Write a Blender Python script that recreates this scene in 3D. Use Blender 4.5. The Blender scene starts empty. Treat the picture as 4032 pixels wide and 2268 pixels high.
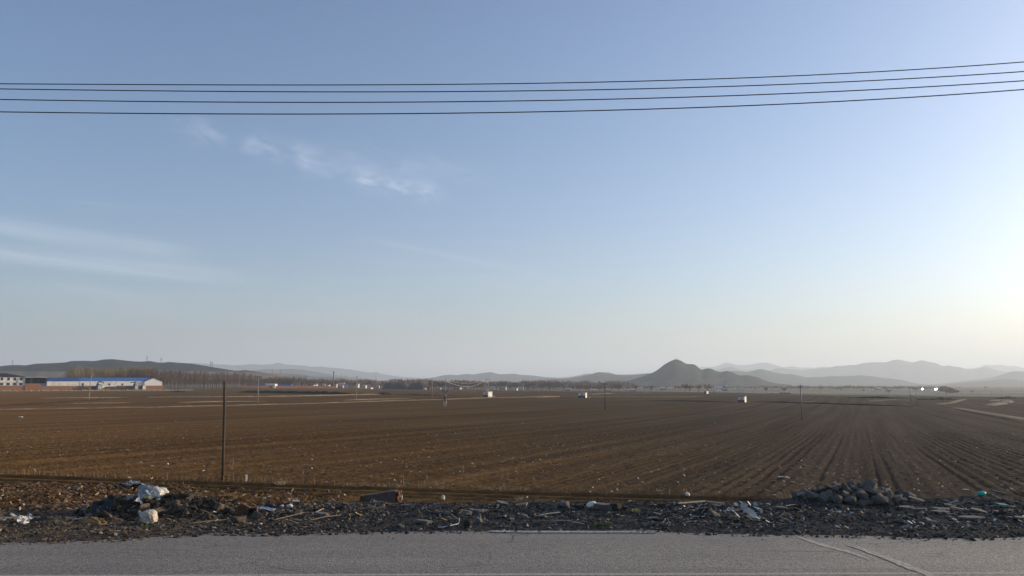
import bpy, math, random
import numpy as np
from mathutils import Vector, Matrix, Euler

random.seed(11)
RNG = np.random.default_rng(11)
SC = bpy.context.scene
COL = SC.collection
R = math.radians

# ------------------------------------------------------------------ camera
CAM_H = 4.3
F = 3028.0                      # focal length in photo pixels (4032 wide)
PITCH = math.atan((1505 - 1134) / F)
cam_data = bpy.data.cameras.new('camera')
cam_data.sensor_width = 36.0
cam_data.lens = F / 4032 * 36.0
cam_data.clip_start = 0.1
cam_data.clip_end = 90000.0
cam = bpy.data.objects.new('camera', cam_data)
COL.objects.link(cam)
cam.location = (0, 0, CAM_H)
cam.rotation_euler = (R(90) + PITCH, 0, 0)
SC.camera = cam

# ------------------------------------------------------------------ light
SUN_AZ = R(68)                  # to the right of the view axis (+Y)
SUN_EL = R(13)
SC.view_settings.view_transform = 'Standard'
SC.view_settings.look = 'None'
SC.view_settings.gamma = 1.0
SC.view_settings.exposure = 0.36
SC.view_settings.use_curve_mapping = False
SC.cycles.use_denoising = True
SC.cycles.max_bounces = 6
SC.cycles.diffuse_bounces = 3
SC.cycles.volume_bounces = 2
SC.cycles.transparent_max_bounces = 8
SC.cycles.caustics_reflective = False
SC.cycles.caustics_refractive = False
SC.cycles.sample_clamp_indirect = 4.0

sun_dir = Vector((math.sin(SUN_AZ) * math.cos(SUN_EL), math.cos(SUN_AZ) * math.cos(SUN_EL), math.sin(SUN_EL)))
sun_data = bpy.data.lights.new('sun', 'SUN')
sun_data.energy = 5.0
sun_data.angle = R(0.6)
sun_data.color = (1.0, 0.79, 0.54)
sun = bpy.data.objects.new('sun', sun_data)
COL.objects.link(sun)
sun.location = sun_dir * 60
sun.rotation_euler = (-sun_dir).to_track_quat('-Z', 'Y').to_euler()


class NT:
    """small node-tree writer"""
    def __init__(self, tree):
        self.t = tree
        self.n = tree.nodes
        self.l = tree.links

    def new(self, kind, **kw):
        nd = self.n.new(kind)
        for k, v in kw.items():
            setattr(nd, k, v)
        return nd

    def put(self, sock, v):
        if isinstance(v, bpy.types.NodeSocket):
            self.l.new(v, sock)
        elif v is not None:
            sock.default_value = v

    def m(self, op, a, b=None, c=None, clamp=False):
        nd = self.new('ShaderNodeMath', operation=op)
        nd.use_clamp = clamp
        self.put(nd.inputs[0], a)
        if b is not None:
            self.put(nd.inputs[1], b)
        if c is not None:
            self.put(nd.inputs[2], c)
        return nd.outputs[0]

    def vm(self, op, a, b=None):
        nd = self.new('ShaderNodeVectorMath', operation=op)
        self.put(nd.inputs[0], a)
        if b is not None:
            self.put(nd.inputs[1], b)
        return nd.outputs[0]

    def noise(self, vec, scale, detail=3.0, rough=0.55, dist=0.0):
        nd = self.new('ShaderNodeTexNoise')
        self.put(nd.inputs['Vector'], vec)
        nd.inputs['Scale'].default_value = scale
        nd.inputs['Detail'].default_value = detail
        nd.inputs['Roughness'].default_value = rough
        nd.inputs['Distortion'].default_value = dist
        return nd.outputs['Fac']

    def vor(self, vec, scale, feature='F1', out='Distance', rnd=1.0):
        nd = self.new('ShaderNodeTexVoronoi', feature=feature)
        self.put(nd.inputs['Vector'], vec)
        nd.inputs['Scale'].default_value = scale
        nd.inputs['Randomness'].default_value = rnd
        return nd.outputs[out]

    def ramp(self, fac, stops):
        nd = self.new('ShaderNodeValToRGB')
        cr = nd.color_ramp
        while len(cr.elements) < len(stops):
            cr.elements.new(0.5)
        for e, (p, c) in zip(cr.elements, stops):
            e.position = p
            if isinstance(c, (int, float)):
                c = (c, c, c)
            e.color = (c[0], c[1], c[2], 1)
        self.put(nd.inputs[0], fac)
        return nd.outputs[0]

    def step(self, v, lo, hi):
        nd = self.new('ShaderNodeMapRange', interpolation_type='SMOOTHSTEP')
        self.put(nd.inputs[0], v)
        nd.inputs[1].default_value = lo
        nd.inputs[2].default_value = hi
        return nd.outputs[0]

    def mix(self, fac, a, b, blend='MIX'):
        nd = self.new('ShaderNodeMix', data_type='RGBA', blend_type=blend)
        self.put(nd.inputs[0], fac)
        for s, v in ((nd.inputs[6], a), (nd.inputs[7], b)):
            if isinstance(v, (tuple, list)) and len(v) == 3:
                v = (*v, 1)
            self.put(s, v)
        return nd.outputs[2]

    def mapping(self, vec, loc=(0, 0, 0), rot=(0, 0, 0), scale=(1, 1, 1)):
        nd = self.new('ShaderNodeMapping')
        self.put(nd.inputs[0], vec)
        nd.inputs[1].default_value = loc
        nd.inputs[2].default_value = rot
        nd.inputs[3].default_value = scale
        return nd.outputs[0]

    def sep(self, vec):
        nd = self.new('ShaderNodeSeparateXYZ')
        self.put(nd.inputs[0], vec)
        return nd.outputs

    def comb(self, x, y, z):
        nd = self.new('ShaderNodeCombineXYZ')
        self.put(nd.inputs[0], x)
        self.put(nd.inputs[1], y)
        self.put(nd.inputs[2], z)
        return nd.outputs[0]

    def bump(self, height, strength=0.5, dist=0.1, normal=None):
        nd = self.new('ShaderNodeBump')
        nd.inputs['Strength'].default_value = strength
        nd.inputs['Distance'].default_value = dist
        self.put(nd.inputs['Height'], height)
        if normal is not None:
            self.put(nd.inputs['Normal'], normal)
        return nd.outputs[0]


world = bpy.data.worlds.new('World')
SC.world = world
world.use_nodes = True
w = NT(world.node_tree)
w.n.clear()
SKY_STRENGTH = 0.135
sky = w.new('ShaderNodeTexSky', sky_type='NISHITA')
sky.sun_disc = False
sky.sun_elevation = SUN_EL
sky.sun_rotation = SUN_AZ
sky.altitude = 200
sky.air_density = 1.0
sky.dust_density = 2.1
sky.ozone_density = 3.0
geo = w.new('ShaderNodeTexCoord').outputs['Generated']
dx, dy, dz = w.sep(geo)
az = w.m('MULTIPLY', w.m('ARCTAN2', dx, dy), 57.2958)
el = w.m('MULTIPLY', w.m('ARCSINE', dz), 57.2958)


def sky_deg(u, v):
    """azimuth and elevation in degrees of a sky direction given as seen in the photograph"""
    xx = (u - 2016.0) / F
    yy = -(v - 1134.0) / F
    d = Vector((xx, math.cos(PITCH) - yy * math.sin(PITCH), math.sin(PITCH) + yy * math.cos(PITCH))).normalized()
    return math.degrees(math.atan2(d.x, d.y)), math.degrees(math.asin(d.z))


def cloud_band(p0, p1, width, along, across, lo, hi, amount, seed, rough=0.6):
    """thin cirrus stretched along a line between two sky directions (degrees)"""
    a0, e0 = sky_deg(*p0)
    a1, e1 = sky_deg(*p1)
    ln = math.hypot(a1 - a0, e1 - e0)
    cx, cy = (a1 - a0) / ln, (e1 - e0) / ln
    pa = w.m('SUBTRACT', az, a0)
    pe = w.m('SUBTRACT', el, e0)
    s = w.m('ADD', w.m('MULTIPLY', pa, cx), w.m('MULTIPLY', pe, cy))
    t = w.m('SUBTRACT', w.m('MULTIPLY', pe, cx), w.m('MULTIPLY', pa, cy))
    win = w.m('MULTIPLY', w.step(s, -0.1 * ln, 0.2 * ln), w.m('SUBTRACT', 1.0, w.step(s, 0.75 * ln, 1.1 * ln)))
    core = w.m('POWER', 2.718, w.m('MULTIPLY', w.m('POWER', w.m('ABSOLUTE', w.m('DIVIDE', t, width)), 2.0), -1.0))
    v = w.comb(w.m('MULTIPLY', s, along), w.m('MULTIPLY', t, across), seed)
    nz = w.step(w.noise(v, 1.0, 6.0, rough, 0.6), lo, hi)
    return w.m('MULTIPLY', w.m('MULTIPLY', win, core), w.m('MULTIPLY', nz, amount))


bands = [
    cloud_band((660, 490), (1330, 640), 0.85, 0.36, 0.80, 0.38, 0.95, 0.38, 3.0, 0.55),
    cloud_band((1130, 640), (1500, 700), 0.60, 0.36, 0.85, 0.38, 0.92, 0.38, 21.0, 0.55),
    cloud_band((1370, 690), (1760, 775), 0.65, 0.45, 0.95, 0.34, 0.88, 0.62, 8.0, 0.58),
    cloud_band((1250, 600), (2000, 690), 1.0, 0.30, 0.9, 0.35, 0.95, 0.20, 18.0),
    cloud_band((-250, 960), (1000, 1100), 0.45, 0.05, 0.9, 0.15, 0.75, 0.50, 5.0),
    cloud_band((-250, 850), (800, 1010), 0.60, 0.07, 0.6, 0.25, 0.80, 0.28, 9.0),
    cloud_band((1400, 925), (2150, 1080), 0.22, 0.08, 1.4, 0.20, 0.80, 0.13, 12.0),
    cloud_band((280, 790), (760, 840), 0.13, 0.08, 1.4, 0.20, 0.80, 0.12, 15.0),
    cloud_band((-100, 1120), (1700, 1230), 1.3, 0.06, 0.7, 0.30, 0.85, 0.16, 25.0),
    cloud_band((900, 1010), (2300, 1110), 0.9, 0.05, 0.9, 0.35, 0.9, 0.14, 28.0),
]
cl = bands[0]
for b in bands[1:]:
    cl = w.m('ADD', cl, b)
cl = w.m('MINIMUM', cl, 0.85)
CLOUD_RADIANCE = (5.6, 5.8, 6.2)
skyc = w.mix(cl, sky.outputs[0], CLOUD_RADIANCE)
bg = w.new('ShaderNodeBackground')
skyc = w.mix(1.0, skyc, (0.99, 1.005, 1.075), "MULTIPLY")
w.put(bg.inputs[0], skyc)
bg.inputs[1].default_value = SKY_STRENGTH
wo = w.new('ShaderNodeOutputWorld')
w.l.new(bg.outputs[0], wo.inputs[0])


# ------------------------------------------------------------------ noise in numpy
_LAT = RNG.random((256, 256)).astype(np.float32)


def vnoise(x, y):
    x = np.asarray(x, np.float64)
    y = np.asarray(y, np.float64)
    xi = np.floor(x).astype(np.int64)
    yi = np.floor(y).astype(np.int64)
    fx = x - xi
    fy = y - yi
    fx = fx * fx * (3 - 2 * fx)
    fy = fy * fy * (3 - 2 * fy)
    a = _LAT[xi & 255, yi & 255]
    b = _LAT[(xi + 1) & 255, yi & 255]
    c = _LAT[xi & 255, (yi + 1) & 255]
    d = _LAT[(xi + 1) & 255, (yi + 1) & 255]
    return (a * (1 - fx) + b * fx) * (1 - fy) + (c * (1 - fx) + d * fx) * fy


def fbm(x, y, octaves=4, gain=0.5):
    s = 0.0
    amp = 1.0
    tot = 0.0
    for o in range(octaves):
        s = s + amp * vnoise(x * 2 ** o + 17.3 * o, y * 2 ** o + 5.1 * o)
        tot += amp
        amp *= gain
    return s / tot - 0.5            # about -0.5 .. 0.5


def sstep(v, lo, hi):
    t = np.clip((np.asarray(v, np.float64) - lo) / (hi - lo), 0, 1)
    return t * t * (3 - 2 * t)


# ------------------------------------------------------------------ terrain
PROF_Y = np.array([0, 24, 28, 34, 48, 110, 250, 450, 520, 760, 900, 1200, 3000, 60000], float)
PROF_L = np.array([0, 0, -.06, -.35, -.75, -1.8, -2.8, -3.2, -3.3, -3.6, -3.7, -3.8, -6.0, -6.0])
PROF_C = np.array([0, 0, -.06, -.35, -.80, -2.1, -3.6, -4.3, -4.4, -4.8, -6.5, -10., -11.0, -11.0])
PROF_R = np.array([0, 0, -.06, -.35, -.85, -2.4, -4.2, -5.0, -5.4, -11., -13., -14., -14.0, -14.0])


def gz(x, y):
    """height of the land (without clods and furrows)"""
    x = np.asarray(x, np.float64)
    y = np.asarray(y, np.float64)
    ly = np.log(np.maximum(y, 1.0))
    py = np.log(np.maximum(PROF_Y, 1.0))
    l = np.interp(ly, py, PROF_L)
    c = np.interp(ly, py, PROF_C)
    r = np.interp(ly, py, PROF_R)
    t = x / np.maximum(y, 1.0)
    a = sstep(t, -0.35, 0.15)
    b = sstep(t, 0.15, 0.60)
    z = l * (1 - a) + c * a * (1 - b) + r * a * b
    und = fbm(x / 90.0 + 3.3, y / 90.0 + 1.7, 3) * 0.5 * sstep(y, 60, 300)
    return z + und


def ray(u, v):
    xx = (u - 2016.0) / F
    yy = -(v - 1134.0) / F
    cp, sp = math.cos(PITCH), math.sin(PITCH)
    return xx, cp - yy * sp, sp + yy * cp


def at(u, v, Y):
    """the point at depth Y seen at photo pixel (u, v)"""
    a, b, c = ray(u, v)
    k = Y / b
    return Vector((a * k, Y, CAM_H + c * k))


def G(u, v):
    """where the ray through photo pixel (u, v) meets the land"""
    a, b, c = ray(u, v)
    ys = np.geomspace(12, 20000, 6000)
    k = ys / b
    h = CAM_H + c * k - gz(a * k, ys)
    idx = np.nonzero(h < 0)[0]
    if len(idx) == 0:
        Y = 3000.0
    else:
        i = max(idx[0], 1)
        f = h[i - 1] / (h[i - 1] - h[i])
        Y = ys[i - 1] + f * (ys[i] - ys[i - 1])
    k = Y / b
    return Vector((a * k, Y, float(gz(a * k, Y))))


def px(n, Y):
    """n photo pixels at depth Y, in metres"""
    return n * Y / F


# ------------------------------------------------------------------ mesh helpers
def link_mesh(name, verts, faces, mat, parent=None, smooth=False, loc=None):
    me = bpy.data.meshes.new(name)
    me.from_pydata([tuple(v) for v in verts], [], faces)
    me.update()
    if mat:
        me.materials.append(mat)
    if smooth:
        me.polygons.foreach_set('use_smooth', [True] * len(me.polygons))
    ob = bpy.data.objects.new(name, me)
    COL.objects.link(ob)
    if parent is not None:
        ob.parent = parent
    if loc is not None:
        ob.location = loc
    return ob


def grid_mesh(name, X, Y, Z, mat, smooth=True):
    """a sheet from 2-D arrays"""
    nr, nc = X.shape
    co = np.stack([X, Y, Z], -1).reshape(-1, 3).astype(np.float32)
    i = np.arange((nr - 1) * (nc - 1))
    r, c = i // (nc - 1), i % (nc - 1)
    a = r * nc + c
    quads = np.stack([a, a + 1, a + nc + 1, a + nc], -1).astype(np.int32)
    me = bpy.data.meshes.new(name)
    me.vertices.add(len(co))
    me.vertices.foreach_set('co', co.ravel())
    me.loops.add(quads.size)
    me.loops.foreach_set('vertex_index', quads.ravel())
    me.polygons.add(len(quads))
    me.polygons.foreach_set('loop_start', np.arange(0, quads.size, 4, dtype=np.int32))
    me.polygons.foreach_set('loop_total', np.full(len(quads), 4, np.int32))
    me.polygons.foreach_set('use_smooth', np.full(len(quads), smooth))
    me.update(calc_edges=True)
    me.validate()
    me.materials.append(mat)
    ob = bpy.data.objects.new(name, me)
    COL.objects.link(ob)
    return ob


def soup(name, V, Fc, mat, smooth=False, parent=None):
    """many separate pieces held in numpy arrays: V (n,3), Fc (m,k)"""
    V = np.asarray(V, np.float32)
    Fc = np.asarray(Fc, np.int32)
    k = Fc.shape[1]
    me = bpy.data.meshes.new(name)
    me.vertices.add(len(V))
    me.vertices.foreach_set('co', V.ravel())
    me.loops.add(Fc.size)
    me.loops.foreach_set('vertex_index', Fc.ravel())
    me.polygons.add(len(Fc))
    me.polygons.foreach_set('loop_start', np.arange(0, Fc.size, k, dtype=np.int32))
    me.polygons.foreach_set('loop_total', np.full(len(Fc), k, np.int32))
    me.polygons.foreach_set('use_smooth', np.full(len(Fc), smooth))
    me.update(calc_edges=True)
    me.materials.append(mat)
    ob = bpy.data.objects.new(name, me)
    COL.objects.link(ob)
    if parent is not None:
        ob.parent = parent
    return ob


class MB:
    """collects shapes, then links them as ONE mesh object"""
    def __init__(self):
        self.v = []
        self.f = []

    def add(self, vs, fs):
        o = len(self.v)
        self.v += [tuple(p) for p in vs]
        self.f += [tuple(i + o for i in q) for q in fs]
        return self

    def box(self, c, s, rot=(0, 0, 0), jit=0.0):
        m = Euler(rot).to_matrix()
        vs = []
        for dx_, dy_, dz_ in ((-1, -1, -1), (1, -1, -1), (1, 1, -1), (-1, 1, -1), (-1, -1, 1), (1, -1, 1), (1, 1, 1), (-1, 1, 1)):
            p = Vector((dx_ * s[0] / 2, dy_ * s[1] / 2, dz_ * s[2] / 2))
            if jit:
                p += Vector([random.uniform(-jit, jit) * s[i] for i in range(3)])
            vs.append(m @ p + Vector(c))
        return self.add(vs, [(0, 3, 2, 1), (4, 5, 6, 7), (0, 1, 5, 4), (1, 2, 6, 5), (2, 3, 7, 6), (3, 0, 4, 7)])

    def tube(self, pts, rad, n=6, caps=True):
        pts = [Vector(p) for p in pts]
        if not isinstance(rad, (list, tuple)):
            rad = [rad] * len(pts)
        rings = []
        for i, p in enumerate(pts):
            d = (pts[min(i + 1, len(pts) - 1)] - pts[max(i - 1, 0)])
            d = d.normalized() if d.length > 1e-9 else Vector((0, 0, 1))
            up = Vector((0, 0, 1)) if abs(d.z) < 0.95 else Vector((1, 0, 0))
            a = d.cross(up).normalized()
            b = d.cross(a).normalized()
            rings.append([p + (a * math.cos(2 * math.pi * k / n) + b * math.sin(2 * math.pi * k / n)) * rad[i] for k in range(n)])
        vs = [q for r_ in rings for q in r_]
        fs = []
        for i in range(len(pts) - 1):
            for k in range(n):
                k2 = (k + 1) % n
                fs.append((i * n + k, i * n + k2, (i + 1) * n + k2, (i + 1) * n + k))
        if caps:
            fs.append(tuple(range(n - 1, -1, -1)))
            fs.append(tuple((len(pts) - 1) * n + k for k in range(n)))
        return self.add(vs, fs)

    def prism(self, poly, y0, y1):
        """poly in the x-z plane, extruded along y"""
        n = len(poly)
        vs = [(p[0], y0, p[1]) for p in poly] + [(p[0], y1, p[1]) for p in poly]
        fs = [tuple(range(n)), tuple(range(2 * n - 1, n - 1, -1))]
        for k in range(n):
            k2 = (k + 1) % n
            fs.append((k, k + n, k2 + n, k2))
        return self.add(vs, fs)

    def plate(self, poly, t, m=None):
        """poly in the x-y plane with thickness t, top face at z = 0"""
        n = len(poly)
        vs = [Vector((p[0], p[1], 0)) for p in poly] + [Vector((p[0] * .97, p[1] * .97, -t)) for p in poly]
        if m is not None:
            vs = [m @ q for q in vs]
        fs = [tuple(range(n)), tuple(range(2 * n - 1, n - 1, -1))]
        for k in range(n):
            k2 = (k + 1) % n
            fs.append((k2, k, k + n, k2 + n))
        return self.add(vs, fs)

    def build(self, name, mat, parent=None, smooth=False, loc=None):
        return link_mesh(name, self.v, self.f, mat, parent, smooth, loc)


def tag(o, label=None, cat=None, group=None, kind=None):
    if label:
        o['label'] = label
    if cat:
        o['category'] = cat
    if group:
        o['group'] = group
    if kind:
        o['kind'] = kind
    return o


def empty(name, loc=(0, 0, 0), rz=0.0):
    o = bpy.data.objects.new(name, None)
    o.empty_display_size = 0.5
    COL.objects.link(o)
    o.location = loc
    o.rotation_euler = (0, 0, rz)
    return o


def copy_tree(o, parent=None):
    c = o.copy()
    COL.objects.link(c)
    if parent is not None:
        c.parent = parent
    for ch in list(o.children):
        copy_tree(ch, c)
    return c


# ------------------------------------------------------------------ materials
def mat_new(name):
    mt = bpy.data.materials.new(name)
    mt.use_nodes = True
    nt = NT(mt.node_tree)
    bs = nt.n.get('Principled BSDF')
    return mt, nt, bs


def simple(name, col, rough=0.8, var=0.25, scale=6.0, spec=0.3, metal=0.0, bump=0.0, bscale=20.0, dirt=None):
    """a plain surface with uneven tone and, if asked, dirt patches"""
    mt, nt, bs = mat_new(name)
    oc = nt.new('ShaderNodeTexCoord').outputs['Object']
    f = nt.noise(oc, scale, 4.0, 0.6)
    lo = tuple(c * (1 - var) for c in col)
    hi = tuple(min(1, c * (1 + var)) for c in col)
    c = nt.ramp(f, [(0.3, lo), (0.7, hi)])
    if dirt:
        d = nt.step(nt.noise(oc, scale * 0.45, 5.0, 0.65), 0.48, 0.68)
        c = nt.mix(nt.m('MULTIPLY', d, 0.7), c, dirt)
    nt.put(bs.inputs['Base Color'], c)
    bs.inputs['Roughness'].default_value = rough
    bs.inputs['Specular IOR Level'].default_value = spec
    bs.inputs['Metallic'].default_value = metal
    if bump:
        nt.put(bs.inputs['Normal'], nt.bump(nt.noise(oc, bscale, 4.0, 0.6), bump, 0.05))
    return mt

# ================================================================== ground materials
FDIR = math.atan((3370 - 2016) / F)          # heading of the plough furrows
FC, FS = math.cos(FDIR), math.sin(FDIR)


def soil_material(name, dark, light, furrow=True, bscale=1.0):
    mt, nt, bs = mat_new(name)
    pos = nt.new('ShaderNodeNewGeometry').outputs['Position']
    row = nt.mapping(pos, rot=(0, 0, FDIR))                      # x across the furrows, y along them
    big = nt.noise(nt.mapping(row, scale=(0.05, 0.012, 0.05)), 1.0, 4.0, 0.6)
    mid = nt.noise(nt.mapping(row, scale=(1.3, 0.022, 0.5)), 1.0, 4.0, 0.65)
    fine = nt.noise(pos, 3.2, 5.0, 0.7)
    clod = nt.noise(pos, 14.0, 3.0, 0.65)
    f = nt.m('ADD', nt.m('MULTIPLY', big, 0.30), nt.m('MULTIPLY', mid, 0.35))
    f = nt.m('ADD', f, nt.m('ADD', nt.m('MULTIPLY', fine, 0.22), nt.m('MULTIPLY', clod, 0.13)))
    col = nt.ramp(f, [(0.36, dark), (0.62, light)])
    # backlit dullness of the right-hand fields put into the soil colour
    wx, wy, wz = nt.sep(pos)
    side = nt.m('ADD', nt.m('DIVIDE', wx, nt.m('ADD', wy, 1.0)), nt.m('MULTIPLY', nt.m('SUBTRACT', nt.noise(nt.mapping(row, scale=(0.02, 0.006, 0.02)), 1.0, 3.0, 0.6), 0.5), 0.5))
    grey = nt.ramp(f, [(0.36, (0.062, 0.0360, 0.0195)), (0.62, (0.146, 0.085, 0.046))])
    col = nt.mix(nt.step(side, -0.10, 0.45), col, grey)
    # straw chaff and crop residue lying on the soil
    chaff = nt.noise(nt.mapping(row, scale=(6.0, 2.2, 4.0)), 1.0, 3.0, 0.75)
    patch = nt.noise(nt.mapping(row, scale=(0.35, 0.05, 0.3)), 1.0, 3.0, 0.6)
    k = nt.m('MULTIPLY', nt.step(chaff, 0.60, 0.72), nt.step(patch, 0.42, 0.66))
    col = nt.mix(nt.m('MULTIPLY', k, 0.55), col, (0.235, 0.175, 0.115))
    # broad lighter and darker strips running along the furrows
    strip = nt.noise(nt.mapping(row, scale=(0.42, 0.004, 0.3)), 1.0, 2.0, 0.5)
    col = nt.mix(1.0, col, nt.ramp(strip, [(0.38, 0.78), (0.62, 1.22)]), 'MULTIPLY')
    # pale residue combed into lines along the rows
    line = nt.noise(nt.mapping(row, scale=(2.6, 0.012, 0.5)), 1.0, 2.0, 0.6)
    broken = nt.noise(nt.mapping(row, scale=(3.0, 0.5, 2.0)), 1.0, 3.0, 0.7)
    k2 = nt.m('MULTIPLY', nt.step(line, 0.52, 0.68), nt.step(broken, 0.42, 0.62))
    col = nt.mix(nt.m('MULTIPLY', k2, 0.42), col, (0.225, 0.150, 0.085))
    nt.put(bs.inputs['Base Color'], col)
    bs.inputs['Roughness'].default_value = 1.0
    bs.inputs['Specular IOR Level'].default_value = 0.05
    bs.inputs['Diffuse Roughness'].default_value = 1.0
    h = nt.m('ADD', nt.m('MULTIPLY', fine, 0.6), nt.m('MULTIPLY', clod, 0.4))
    if furrow:
        h = nt.m('ADD', h, nt.m('MULTIPLY', mid, 1.2))
    nt.put(bs.inputs['Normal'], nt.bump(h, 0.9, 0.10 * bscale))
    return mt


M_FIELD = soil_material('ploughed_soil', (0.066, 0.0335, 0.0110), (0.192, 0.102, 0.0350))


def plain_material():
    mt, nt, bs = mat_new('far_plain')
    pos = nt.new('ShaderNodeNewGeometry').outputs['Position']
    a = nt.noise(nt.mapping(pos, rot=(0, 0, 0.3), scale=(0.004, 0.011, 1)), 1.0, 5.0, 0.6)
    b = nt.vor(nt.mapping(pos, rot=(0, 0, 0.25), scale=(0.0025, 0.007, 0.0)), 1.0, 'F1', 'Color')
    col = nt.ramp(a, [(0.3, (0.060, 0.048, 0.034)), (0.5, (0.10, 0.082, 0.056)), (0.75, (0.17, 0.145, 0.10))])
    col = nt.mix(0.28, col, nt.mix(0.6, b, (0.09, 0.07, 0.045)), 'MIX')
    nt.put(bs.inputs['Base Color'], nt.mix(1.0, col, (0.9, 0.85, 0.72), 'MULTIPLY'))
    bs.inputs['Roughness'].default_value = 1.0
    bs.inputs['Specular IOR Level'].default_value = 0.1
    return mt


def hill_material(name, forest, bare, lo, hi, sc=0.006):
    """bare ground below, pine woods above an uneven border"""
    mt, nt, bs = mat_new(name)
    pos = nt.new('ShaderNodeNewGeometry').outputs['Position']
    z = nt.sep(pos)[2]
    n = nt.noise(nt.mapping(pos, scale=(1, 1, 2.0)), sc, 5.0, 0.6)
    zz = nt.m('ADD', z, nt.m('MULTIPLY', nt.m('SUBTRACT', n, 0.5), (hi - lo) * 3.0))
    k = nt.step(zz, lo, hi)
    tex = nt.noise(nt.mapping(pos, scale=(1, 0.5, 1)), 0.03, 5.0, 0.75)
    fr = nt.ramp(tex, [(0.35, tuple(c * 0.4 for c in forest)), (0.65, tuple(c * 1.9 for c in forest))])
    br = nt.ramp(nt.noise(nt.mapping(pos, scale=(1, 3, 6)), 0.008, 5.0, 0.65), [(0.3, tuple(c * 0.7 for c in bare)), (0.7, tuple(c * 1.35 for c in bare))])
    nt.put(bs.inputs['Base Color'], nt.mix(k, br, fr))
    bs.inputs['Roughness'].default_value = 1.0
    bs.inputs['Specular IOR Level'].default_value = 0.05
    nt.put(bs.inputs['Normal'], nt.bump(tex, 0.8, 6.0))
    return mt


# ================================================================== the field
EDGE_PX = [(-700, 1541), (0, 1541), (650, 1540), (930, 1527), (1310, 1526), (1700, 1531), (2000, 1535), (2500, 1541),
           (3000, 1549), (3500, 1554), (4032, 1562), (4700, 1566)]
_e = [G(u, v) for u, v in EDGE_PX]
EDGE_T = [p.x / p.y for p in _e]
EDGE_Y = [p.y for p in _e]


def edge_y(t):
    return np.interp(t, EDGE_T, EDGE_Y)


# two wheel ruts run along the headland, oblique to the road
RUT_A = G(0, 1876)
RUT_B = G(2900, 1968)
_rd = Vector((RUT_B.x - RUT_A.x, RUT_B.y - RUT_A.y)).normalized()
_rn = Vector((-_rd.y, _rd.x))                 # points away from the road


def rut_dist(x, y):
    return (x - RUT_A.x) * _rn.x + (y - RUT_A.y) * _rn.y


def field_relief(x, y):
    """furrows, clods and wheel ruts"""
    q = x * FC - y * FS
    s = x * FS + y * FC
    d = rut_dist(x, y)
    wob = fbm(q / 5.0, s / 14.0, 3) * 1.6
    qq = q + wob * 0.18
    far = 1.0 - 0.75 * sstep(y, 60, 200)
    infield = sstep(d, 1.2, 3.0)
    amp = 0.6 + 1.3 * sstep(vnoise(q / 2.6 + 31, s / 60.0), 0.35, 0.8)
    fur = np.sin((qq + 0.06 * fbm(x / 0.5, y / 0.5, 2)) * 2 * math.pi / 0.66) * 0.021 * amp
    tram = -np.exp(-((np.mod(qq + 0.6 * vnoise(s / 30.0, 3.0 + 0 * s), 3.3) - 1.65) / 0.10) ** 2) * 0.042 * sstep(vnoise(q / 3.3 + 9, s / 18.0), 0.3, 0.75)
    tram = tram - np.exp(-((np.mod(q + 0.05 * fbm(x, y, 2) + 0.3 * vnoise(s / 40.0, 8.0 + 0 * s), 2.7) - 0.9) / 0.07) ** 2) * 0.05 * sstep(vnoise(q / 2.7 + 40, s / 30.0), 0.3, 0.6)
    cl = fbm(x / 0.55, y / 0.55, 3, 0.62) * 0.135 + fbm(x / 0.16, y / 0.16, 2) * 0.055
    z = (fur + tram) * infield * far + cl * (0.35 + 0.65 * sstep(np.abs(d + 0.4) - 1.4, 0.0, 1.0)) * (0.4 + 0.6 * far)
    w_ = 0.10 * fbm(x / 3.0, y / 3.0 + 50, 2)
    for off, dep, wd in ((0.0, 0.22, 0.25), (-1.55, 0.17, 0.20), (1.35, 0.06, 0.14), (-2.7, 0.10, 0.2)):
        near = 0.4 + 0.6 * vnoise(x / 6.0 + off * 7, y / 6.0)
        z = z - np.exp(-((d - off + w_) / wd) ** 2) * dep * near
        z = z + np.exp(-((d - off - 2.0 * wd + w_) / (wd * 1.2)) ** 2) * dep * 0.45 * near
    return z


def polar(y0, y1fn, nr, nc, t0, t1, power=1.0):
    t = np.linspace(t0, t1, nc)
    r = np.linspace(0, 1, nr)[:, None]
    Y = y0 * (np.asarray(y1fn(t)) / y0)[None, :] ** (r ** power)
    X = Y * t[None, :]
    return X, Y


X, Y = polar(26.4, lambda t: np.full_like(t, 115.0), 330, 1350, -0.86, 0.86)
FIELD_JOIN = 115.0
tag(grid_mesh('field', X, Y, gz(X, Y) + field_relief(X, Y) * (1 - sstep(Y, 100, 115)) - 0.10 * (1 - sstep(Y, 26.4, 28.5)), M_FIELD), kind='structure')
X, Y = polar(FIELD_JOIN - 0.5, edge_y, 130, 420, -0.95, 0.95)
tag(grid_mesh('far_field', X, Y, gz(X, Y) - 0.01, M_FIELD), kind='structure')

# the land under and beyond the field, one sheet to the horizon
t = np.linspace(-1.5, 1.5, 300)
r = np.linspace(0, 1, 160)[:, None]
Ye = np.interp(t, EDGE_T, EDGE_Y)
Y = (Ye[None, :] - 8) * (30000.0 / Ye[None, :]) ** r
X = Y * t[None, :]
Z = gz(X, Y) - 0.05
tag(grid_mesh('plain', X, Y, Z, plain_material()), kind='structure')
MB().add([(-30000, -3000, -16.5), (30000, -3000, -16.5), (30000, 30500, -16.5), (-30000, 30500, -16.5)], [(0, 1, 2, 3)]).build('ground', bpy.data.materials['far_plain'])
tag(bpy.data.objects['ground'], kind='structure')


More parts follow.
